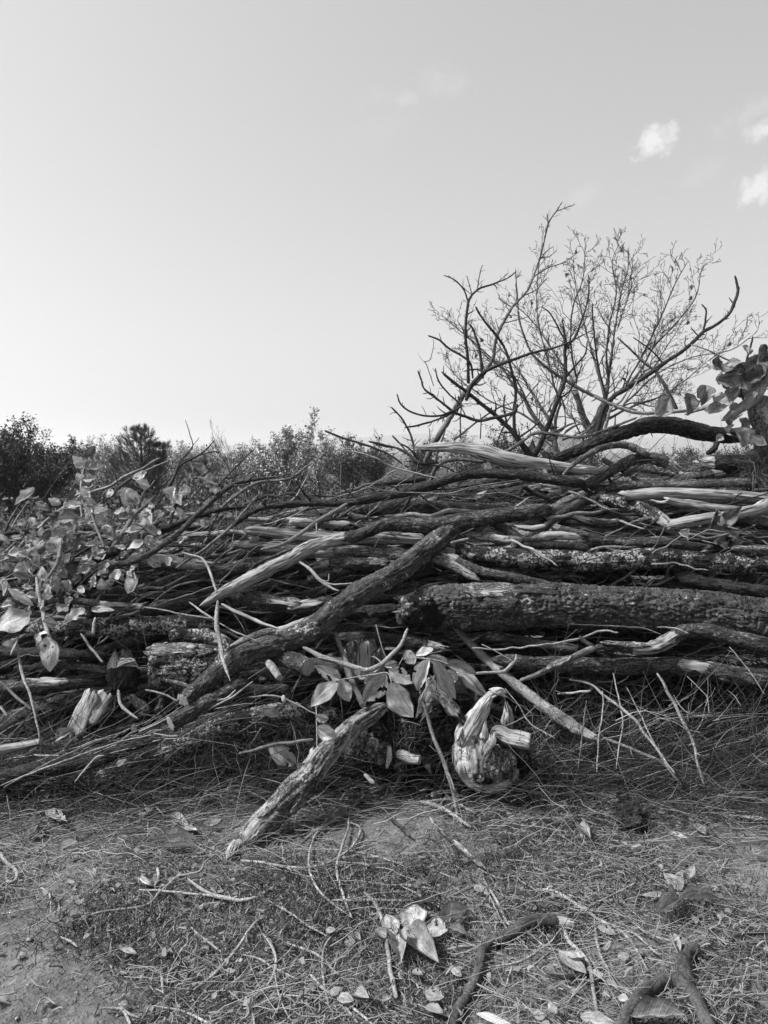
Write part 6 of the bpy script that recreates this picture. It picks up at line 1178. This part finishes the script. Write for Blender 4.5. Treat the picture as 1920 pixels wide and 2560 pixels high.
GL = [('H', (360, 550), (455, 500), 52, 'leaf', 'bright torn leaf on the litter at the left'), ('H', (280, 320), (395, 385), 62, 'leafmid', 'dull leaf in shade at the far left foot'), ('H', (325, 145), (278, 278), 46, 'leaf', 'upright leaf pierced by the jointed stem'), ('H', (330, 255), (402, 198), 46, 'leaf', 'leaf right of the pierced one on the jointed stem'),
    ('H', (1015, 335), (1115, 405), 54, 'leafmid', 'upper of the stacked leaves left of the leaning log'), ('H', (1085, 405), (1165, 440), 50, 'leafmid', 'second of the stacked leaves left of the leaning log'), ('H', (925, 495), (1155, 480), 50, 'leafmid', 'long folded leaf, third of the stacked ones'), ('H', (965, 535), (1155, 520), 48, 'leaf', 'lowest and palest of the stacked leaves'),
    ('H', (1210, 395), (1305, 368), 50, 'leafmid', 'ragged leaf close to the left of the leaning log'), ('H', (820, 350), (905, 300), 62, 'leafmid', 'curled leaf at the pile foot, left'), ('H', (725, 1140), (802, 1152), 34, 'leafmid', 'small torn leaf in the left litter'), ('H', (1255, 1430), (1285, 1400), 34, 'leaf', 'small curled leaf near the bottom, left of centre'),
    ('H', (165, 465), (230, 370), 60, 'leafdark', 'dark leaf in the shade at the far left'), ('H', (600, 750), (650, 725), 30, 'leaf', 'tiny pale leaf in the left litter'), ('H', (495, 545), (535, 530), 26, 'leaf', 'tiny torn leaf beside the bright one'), ('H', (1050, 820), (1090, 850), 40, 'leafdark', 'dark curled leaf under the curved stem'),
    ('I', (535, 1412), (592, 1365), 54, 'leafmid', 'leaf with folded edge near the bottom centre'), ('I', (580, 1425), (665, 1432), 64, 'leaf', 'pointed pale leaf near the bottom centre'), ('I', (690, 1400), (760, 1425), 74, 'leaf', 'pale leaf with curled rim near the bottom centre'), ('I', (845, 1448), (895, 1425), 42, 'leaf', 'small pale leaf with a tail near the bottom'),
    ('I', (1098, 1402), (1205, 1425), 84, 'leafmid', 'broad dull leaf near the bottom right of centre'), ('I', (1108, 1480), (1192, 1500), 62, 'leafmid', 'blunt leaf below the broad dull one'), ('I', (1390, 790), (1440, 760), 60, 'leafmid', 'leaf right of the crumpled one'), ('I', (620, 1105), (682, 1090), 52, 'leafmid', 'leaf scrap left of the grey twig'),
    ('I', (508, 1032), (565, 1020), 46, 'leafmid', 'ball of crumpled leaf in the centre litter'), ('I', (565, 298), (632, 325), 36, 'leafmid', 'leaf tip at the top of the mound'), ('I', (1255, 1260), (1310, 1290), 44, 'leafmid', 'leaf scrap left of the hooked branch'), ('I', (685, 1040), (712, 1080), 30, 'leaf', 'small upright leaf scrap in the centre'), ('I', (1025, 1270), (1080, 1290), 44, 'leafmid', 'leaf scrap under the compound leaf'),
    ('I', (1240, 1015), (1335, 1045), 66, 'leafdark', 'dark leaf under the compound leaf end'), ('I', (1060, 865), (1150, 850), 44, 'leafdark', 'dark ragged leaf above the compound leaf'), ('I', (720, 630), (765, 640), 22, 'leaf', 'little pale scrap on the mound foot'),
    ('J', (722, 178), (700, 305), 100, 'leaf', 'rounded pale leaf against the clod of roots'), ('J', (530, 420), (602, 468), 46, 'leaf', 'torn bright leaf left of the clod'), ('J', (1228, 395), (1285, 435), 56, 'leaf', 'rounded leaf scrap at the right'), ('J', (1078, 450), (1182, 480), 40, 'leaf', 'bright torn strip of leaf at the right'),
    ('J', (428, 1160), (572, 1272), 100, 'leaf', 'triangular pale leaf beside the wavy twig'), ('J', (482, 1160), (560, 1200), 70, 'leafmid', 'curled leaf behind the triangular one'), ('J', (655, 1005), (755, 1050), 56, 'leafmid', 'leaf right of the pointed twig'), ('J', (770, 1190), (832, 1168), 50, 'leafmid', 'leaf scrap right of the jointed twig'), ('J', (735, 1140), (790, 1110), 50, 'leafdark', 'dry crumpled leaf above the scrap'),
    ('J', (860, 1545), (1150, 1530), 105, 'leafmid', 'large torn leaf at the bottom right'), ('J', (555, 1545), (745, 1565), 80, 'leafmid', 'ragged leaf at the bottom edge, right'), ('J', (860, 135), (900, 85), 50, 'leafmid', 'cracked leaf among stalks at the right'), ('J', (1375, 25), (1465, 62), 54, 'leafmid', 'leaf lying in stalks at the upper right ground'), ('J', (1410, 195), (1462, 232), 44, 'leaf', 'bright triangular scrap at the right'),
    ('J', (1092, 1098), (1132, 1178), 44, 'leaf', 'white torn scrap left of the forked branch'), ('J', (360, 1500), (408, 1475), 70, 'leaf', 'rounded pale scrap near the bottom'), ('J', (270, 1540), (340, 1520), 60, 'leaf', 'jagged pale scrap near the bottom'), ('J', (1560, 560), (1618, 555), 46, 'leaf', 'flat scrap on the bare soil at the right'), ('J', (845, 540), (905, 515), 34, 'leaf', 'curled chip below the clod'),
    ('J', (1380, 1510), (1420, 1500), 30, 'leafmid', 'tiny scrap at the lower right corner'), ('J', (780, 1420), (830, 1440), 50, 'leafmid', 'leaf scrap above the large torn one'), ('J', (-60, 1530), (150, 1600), 46, 'leaf', 'long flat chip of wood at the bottom'), ('J', (340, 1395), (470, 1310), 26, 'leafmid', 'narrow leaf left of the wavy twig'), ('J', (1010, 330), (1075, 300), 40, 'leafmid', 'folded leaf beside the bark strips')]
for g_ in GL: free(*g_, off=0, ground=True, group='fallen leaves on the ground')
# clod of roots, stones, split stalk, rope
cl_ = lump('root_clod', None, 'rough', PG(1220 + 850 * .42194, 1900 + 350 * .42194, .05), .062, .05, .06, 55, amp=.5, f=1.6, fine=.05, nu=90, nv=60, rot=-.5); tag(cl_, 'dark clod of knotted roots on the right ground', 'clod')
r2 = lump('root_knot', None, 'rot', PG(1220 + 170 * .42194, 1900 + 235 * .42194, .03), .09, .05, .035, 56, amp=.4, f=2.2, fine=.12, nu=90, nv=60, rot=.3); tag(r2, 'low dark root knot right of the stump foot', 'root')
M['stone'] = (lambda m: (m.color(m.mix(m.ramp(m.noise(m.coord(), 40, 4), .3, .7), .16, .3)), m.bump(m.noise(m.coord(), 120, 4), .003), m.m)[-1])(MB('stone', .9, .2))
for i, (key, x, y, w, lb_) in enumerate((('H', 858, 1250, 46, 'oval pale stone in the left litter'), ('H', 1390, 1410, 56, 'round grey stone near the bottom, left of centre'), ('H', 1215, 1132, 56, 'flat grey stone in the left centre litter'), ('H', 175, 1070, 36, 'small stone at the left edge of the bare soil'), ('J', 360, 362, 34, 'small stone at the end of the dark twig'), ('I', 1235, 1480, 44, 'small stone at the hooked branch foot'), ('H', 1180, 1220, 28, 'little stone below the flat grey one'), ('J', 1350, 1195, 34, 'small stone right of the forked branch'))):
    q = PG(REG[key][0] + x * .42194, REG[key][1] + y * .42194, .0); s_ = w * .42194 / FPX * ((q - CAM) @ FW) / 2
    o = lump('stone', None, 'stone', q + [0, 0, s_ * .45], s_, s_ * .9, s_ * .75, 70 + i, amp=.18, f=1.5, fine=.02, nu=24, nv=16); tag(o, lb_, 'stone', 'stones on the ground')
ss, _ = leaning('split_stalk', 'H', '820,690,16 830,740,20 880,765,18 950,785,10', 2.45, 2.42, 'palewood', 'split white stalk peeling into strips at the left', 'stalk', ring=6)
for b, t in (((828, 700), (915, 748)), ((835, 690), (915, 738)), ((842, 688), (918, 730)), ((850, 700), (905, 722))):
    add_tube('strip', ss, 'palewood', [PG(b[0] * .42194, 1900 + b[1] * .42194, .03), PG((b[0] + t[0]) / 2 * .42194, 1900 + (b[1] + t[1]) / 2 * .42194 + 4, .035), PG(t[0] * .42194, 1900 + t[1] * .42194, .02)], [.004, .005, .003], ring=5)
gb('H', '-40,545,22 0,560,22 50,620,22 98,660,20 90,710,20 50,722,18 35,690,14 60,640,12', 'straw', 'pale curled root loop at the left edge', 'root_loop', 'root', wob=.2)
# small pebbles and chips the soil patches show: stuff
def pebbles():
    r = np.random.default_rng(61); n = 2600; Y = r.uniform(1.75, 3.1, n); X = r.uniform(-1.9, 1.9, n) * Y / 3
    ph = np.array([[0, 0, 1], [1, 0, 0], [0, 1, 0], [-1, 0, 0], [0, -1, 0], [0, 0, -1]]) * 1.0
    s = .0015 + .006 * r.random(n) ** 4; V = ph[None] * s[:, None, None] * r.uniform(.6, 1.3, (n, 6, 1)) * np.array([1, 1, .7]); c = np.stack([X, Y, gz(X, Y) + .003], -1); V = (V + c[:, None]).reshape(-1, 3)
    T = np.array([[0, 1, 2], [0, 2, 3], [0, 3, 4], [0, 4, 1], [5, 2, 1], [5, 3, 2], [5, 4, 3], [5, 1, 4]]); T = (T[None] + 6 * np.arange(n)[:, None, None]).reshape(-1, 3)
    o = link('pebbles', mesh_np('pebbles', V, None, T), M['stone']); o['kind'] = 'stuff'
pebbles()
# ---- litter on the ground: short bits, straws
def bare(X, Y):
    b = 1.6 * np.exp(-(((X - .06) / .34) ** 2 + ((Y - 2.76) / .19) ** 2) * 1.2) + 1.1 * sm(-.50, -.95, X - (Y - 2.0) * -.9) * sm(2.5, 2.15, Y) + np.exp(-(((X - 1.42) / .22) ** 2 + ((Y - 2.55) / .22) ** 2)) + sm(.86, 1.1, X) * sm(2.2, 1.9, Y) * .8
    return np.clip(b, 0, 1)
def litter():
    r = np.random.default_rng(51)
    n = 190000; Y = r.uniform(1.7, 3.75, n); X = r.uniform(-1, 1, n) * (.58 * Y + .25); q = np.stack([X, Y, X * 0], -1)
    k = r.random(n) < (1 - .93 * bare(X, Y)) * (.14 + 1.1 * sm(.36, .6, fbm(q * 3.5, 3, 2))); X, Y = X[k], Y[k]; n = len(X)
    Z = gz(X, Y) + r.uniform(.002, .022, n); a = vn(np.stack([X * 2, Y * 2, X * 0], -1), 5) * 4 + r.normal(0, .9, n)
    D = np.stack([np.cos(a), np.sin(a), r.normal(0, .28, n)], -1); L = .008 + .034 * r.random(n) ** 2.4
    V, Q, t = ribbons(np.stack([X, Y, Z], -1), D, np.stack([r.normal(0, .5, n), r.normal(0, .5, n), np.ones(n)], -1), L, r.uniform(.0007, .0019, n) * (.6 + L * 18), r.normal(0, .25, (n, 3)), r.random(n) ** 2.1, segs=3)
    stuffobj('litter', V, Q, t, 'litter')
    n = 8500; Y = r.uniform(1.75, 3.3, n); X = r.uniform(-1, 1, n) * (.58 * Y + .2); q = np.stack([X, Y, X * 0], -1)
    k = r.random(n) < (1 - .9 * bare(X, Y)) * sm(.3, .62, fbm(q * 2.2 + 9, 3, 7)); X, Y = X[k], Y[k]; n = len(X)
    a = r.normal(.2, .8, n) + (r.random(n) < .3) * 1.5; D = np.stack([np.cos(a), np.sin(a), r.normal(0, .1, n)], -1); L = .05 + .22 * r.random(n) ** 2
    V, Q, t, _ = strands(np.stack([X, Y, gz(X, Y) + r.uniform(.006, .03, n)], -1), D, L, r.uniform(.0006, .0017, n), r.normal(0, .3, (n, 3)) * [1, 1, .25], .35 + .65 * r.random(n), segs=6, zig=.012, seed=3)
    stuffobj('loose_straw', V, Q, t, 'stem')
    # small torn leaf scraps and chips
    n = 1700; Y = r.uniform(1.75, 3.25, n); X = r.uniform(-1, 1, n) * (.58 * Y + .2); q = np.stack([X, Y, X * 0], -1); k = r.random(n) < (1 - .75 * bare(X, Y)) * sm(.3, .6, fbm(q * 2.6 + 3, 3, 17)); X, Y = X[k], Y[k]; n = len(X); a = r.uniform(0, 6.28, n)
    V, Q, t = ribbons(np.stack([X, Y, gz(X, Y) + r.uniform(.008, .028, n)], -1), np.stack([np.cos(a), np.sin(a), r.normal(0, .3, n)], -1), np.stack([r.normal(0, .35, n), r.normal(-.2, .35, n), np.ones(n)], -1), r.uniform(.008, .034, n), r.uniform(.002, .010, n), r.normal(0, .3, (n, 3)), .3 + .7 * r.random(n), segs=3)
    stuffobj('leaf_scraps', V, Q, t, 'scrap')
    # straw spilling forward from the foot of the pile
    n = 2600; X = r.uniform(-2.1, 2.1, n); Y = 3.15 - .55 * r.random(n) ** 1.6; k = r.random(n) < np.clip(.15 + np.abs(X - .1) * 1.1, 0, 1); X, Y = X[k], Y[k]; n = len(X); a = r.normal(.25, .7, n)
    V, Q, t, _ = strands(np.stack([X, Y, gz(X, Y) + r.uniform(.01, .05, n)], -1), np.stack([np.cos(a), np.sin(a) * .6, r.normal(.05, .2, n)], -1), r.uniform(.06, .34, n), r.uniform(.0007, .0022, n), r.normal(0, .3, (n, 3)) * [1, 1, .5] - [0, 0, .1], r.random(n) ** 1.4, segs=6, zig=.015, seed=23)
    stuffobj('spilled_straw', V, Q, t, 'stem')
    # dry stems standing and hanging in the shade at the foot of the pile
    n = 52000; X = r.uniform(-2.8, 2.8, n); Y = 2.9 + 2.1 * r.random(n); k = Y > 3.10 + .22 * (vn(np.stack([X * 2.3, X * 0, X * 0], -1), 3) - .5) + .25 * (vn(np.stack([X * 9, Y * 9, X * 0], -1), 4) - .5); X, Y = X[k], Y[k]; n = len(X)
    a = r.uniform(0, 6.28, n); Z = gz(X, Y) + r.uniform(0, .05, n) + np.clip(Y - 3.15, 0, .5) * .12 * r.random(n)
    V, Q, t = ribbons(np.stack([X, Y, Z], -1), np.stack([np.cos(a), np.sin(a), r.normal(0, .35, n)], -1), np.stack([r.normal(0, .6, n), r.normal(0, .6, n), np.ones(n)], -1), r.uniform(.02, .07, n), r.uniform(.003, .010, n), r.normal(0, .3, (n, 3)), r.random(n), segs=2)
    stuffobj('pile_shade_chips', V, Q, t, 'shade_chip')  # added chips, coloured dark to stand in for shade in the recess
    n = 7500; X = r.uniform(-2.2, 2.2, n); Y = r.uniform(3.06, 3.66, n) - np.where((X > .5) | (X < -.75), .22, 0) * r.random(n); lean = r.normal(0, .55, n)
    D = np.stack([lean, r.normal(-.25, .4, n), r.uniform(.1, 1, n)], -1); L = r.uniform(.08, .42, n) * np.where((X < -.5) | (X > .55), 1.15, .6)
    V, Q, t, _ = strands(np.stack([X, Y, gz(X, Y)], -1), D, L, r.uniform(.0007, .0026, n), r.normal(0, .5, (n, 3)) + [0, -.1, -.35], r.random(n) ** 2.2 * np.where(r.random(n) < .4, 1, .25), segs=7, zig=.02, seed=4)
    stuffobj('dry_stems', V, Q, t, 'stem')
    n = 1700; X = r.uniform(-2.4, 2.4, n); Y = r.uniform(3.0, 3.5, n) - .25 * r.random(n) ** 3; k = (np.abs(X - .1) > .45) | (r.random(n) < .3); X, Y = X[k], Y[k]; n = len(X); a = r.normal(.35, .45, n)
    D = np.stack([np.cos(a), r.normal(0, .3, n), np.sin(a) * np.where(X < 0, .7, .5)], -1); L = r.uniform(.15, .6, n)
    V, Q, t, _ = strands(np.stack([X - L / 2, Y, gz(X, Y) + r.uniform(0, .16, n)], -1), D, L, r.uniform(.0008, .0024, n), r.normal(0, .25, (n, 3)) + [0, 0, -.2], r.random(n) ** 2 * np.where(r.random(n) < .2, 1, .25), segs=6, zig=.015, seed=5)
    stuffobj('lying_stems', V, Q, t, 'stem')
    # long stems lying side by side over the dark log at the left foot
    n = 210; px = r.uniform(-150, 600, n); py = 1985 - (px - 0) * .36 + r.normal(0, 32, n); P0 = np.array([P(a_, min(b_, 2000), 3.05 + r.uniform(0, .3)) for a_, b_ in zip(px, py)]); P0[:, 2] = np.maximum(P0[:, 2], .02)
    L = r.uniform(.15, .7, n); a = r.normal(.36, .16, n); D = np.stack([np.cos(a), r.normal(.1, .15, n), np.sin(a)], -1); P0 = P0 - D * (L * .5)[:, None]; P0[:, 2] = np.maximum(P0[:, 2], .015)
    V, Q, t, _ = strands(P0, D, L, r.uniform(.001, .0035, n), r.normal(0, .12, (n, 3)), r.random(n) ** 2, segs=7, zig=.01, seed=11)
    stuffobj('stem_bundle', V, Q, t, 'stem')
    # curled grass roots hanging under the lichen log
    n = 900; px = r.uniform(420, 800, n); py = r.uniform(1790, 1960, n); P0 = np.array([P(a_, b_, r.uniform(3.15, 3.35)) for a_, b_ in zip(px, py)]); P0[:, 2] = np.maximum(P0[:, 2], .02)
    V, Q, t, _ = strands(P0, np.stack([r.normal(0, .5, n), r.normal(-.2, .4, n), r.uniform(-.4, 1, n)], -1), r.uniform(.05, .22, n), r.uniform(.0007, .0018, n), r.normal(0, .7, (n, 3)) + [0, 0, -.5], r.random(n) ** 1.6, segs=8, zig=.03, seed=12)
    stuffobj('grass_roots', V, Q, t, 'stem')
    # tangled stems in the hollow at the right foot
    n = 800; px = r.uniform(1330, 1990, n); py = r.uniform(1750, 1990, n); P0 = np.array([P(a_, b_, r.uniform(3.1, 3.42)) for a_, b_ in zip(px, py)]); P0[:, 2] = np.maximum(P0[:, 2], .02)
    a = np.where(r.random(n) < .5, r.normal(.5, .3, n), r.normal(2.2, .4, n)); L = r.uniform(.06, .4, n); D = np.stack([np.cos(a), r.normal(0, .3, n), np.sin(a)], -1)
    V, Q, t, _ = strands(P0 - D * (L * .4)[:, None], D, L, r.uniform(.0007, .0024, n), r.normal(0, .35, (n, 3)), r.random(n) ** 2.4, segs=7, zig=.015, seed=13)
    stuffobj('tangled_stems', V, Q, t, 'stem')
    # fine dead twigs caught between the branches
    n = 5200; X = r.uniform(-2.4, 2.4, n); zz = np.array([ztop(x) for x in X]); Z = .2 + (zz - .18) * r.random(n) ** .8; Y = np.array([yfront(z) for z in Z]) + r.uniform(-.06, .7, n)
    a = r.normal(.1, .5, n) + (X < -.2) * .25; sg = np.where(r.random(n) < .5, -1, 1)
    D = np.stack([np.cos(a) * sg, r.normal(0, .3, n), np.sin(a) * sg], -1); L = r.uniform(.1, .55, n)
    V, Q, t, _ = strands(np.stack([X, Y, Z], -1), D, L, r.uniform(.0008, .0036, n), r.normal(0, .2, (n, 3)), r.random(n) ** 2, segs=6, zig=.02, seed=6)
    stuffobj('caught_twigs', V, Q, t, 'darkstem')
    # short grass tufts by the mound and in the centre
    n = 5000; ci = r.integers(0, 8, n); cx = np.array([0, .3, -.1, -.9, .5, 1.0, -.35, -.02])[ci]; cy = np.array([2.45, 2.58, 2.2, 2.2, 2.2, 2.35, 2.5, 2.3])[ci]
    X = cx + r.normal(0, .14, n); Y = cy + r.normal(0, .08, n)
    V, Q, t = ribbons(np.stack([X, Y, gz(X, Y)], -1), np.stack([r.normal(0, .8, n), r.normal(0, .6, n), np.full(n, .55)], -1), np.stack([r.normal(0, .6, n), -np.ones(n), r.normal(0, .6, n)], -1), r.uniform(.02, .075, n), r.uniform(.0007, .0015, n), r.normal(0, .5, (n, 3)), r.random(n) ** 2 * .8, segs=3)
    stuffobj('grass_tufts', V, Q, t, 'litter')
litter()

# copies that would read the same get their order from top to bottom
def tell_apart():
    by = {}
    for o in bpy.data.objects:
        if o.get('group') in ('branches stacked in the body of the pile', 'slim branches lying across the pile', 'bushes in the scrub line'): by.setdefault(o['label'], []).append(o)
    for l, os_ in by.items():
        if len(os_) < 2: continue
        hedge = os_[0]['group'].startswith('bushes')
        os_.sort(key=lambda o: o.matrix_world.translation.x if hedge else -o.matrix_world.translation.z)
        n = len(os_); w = (['leftmost', 'second from left', 'third from left', 'fourth from left', 'fifth from left'] if hedge else ['highest', 'second highest', 'third highest', 'fourth highest', 'fifth highest'])[:n - 1] + ['rightmost' if hedge else 'lowest']
        for o, q in zip(os_, w): o['label'] = l + ', ' + q
bpy.context.view_layer.update(); tell_apart()
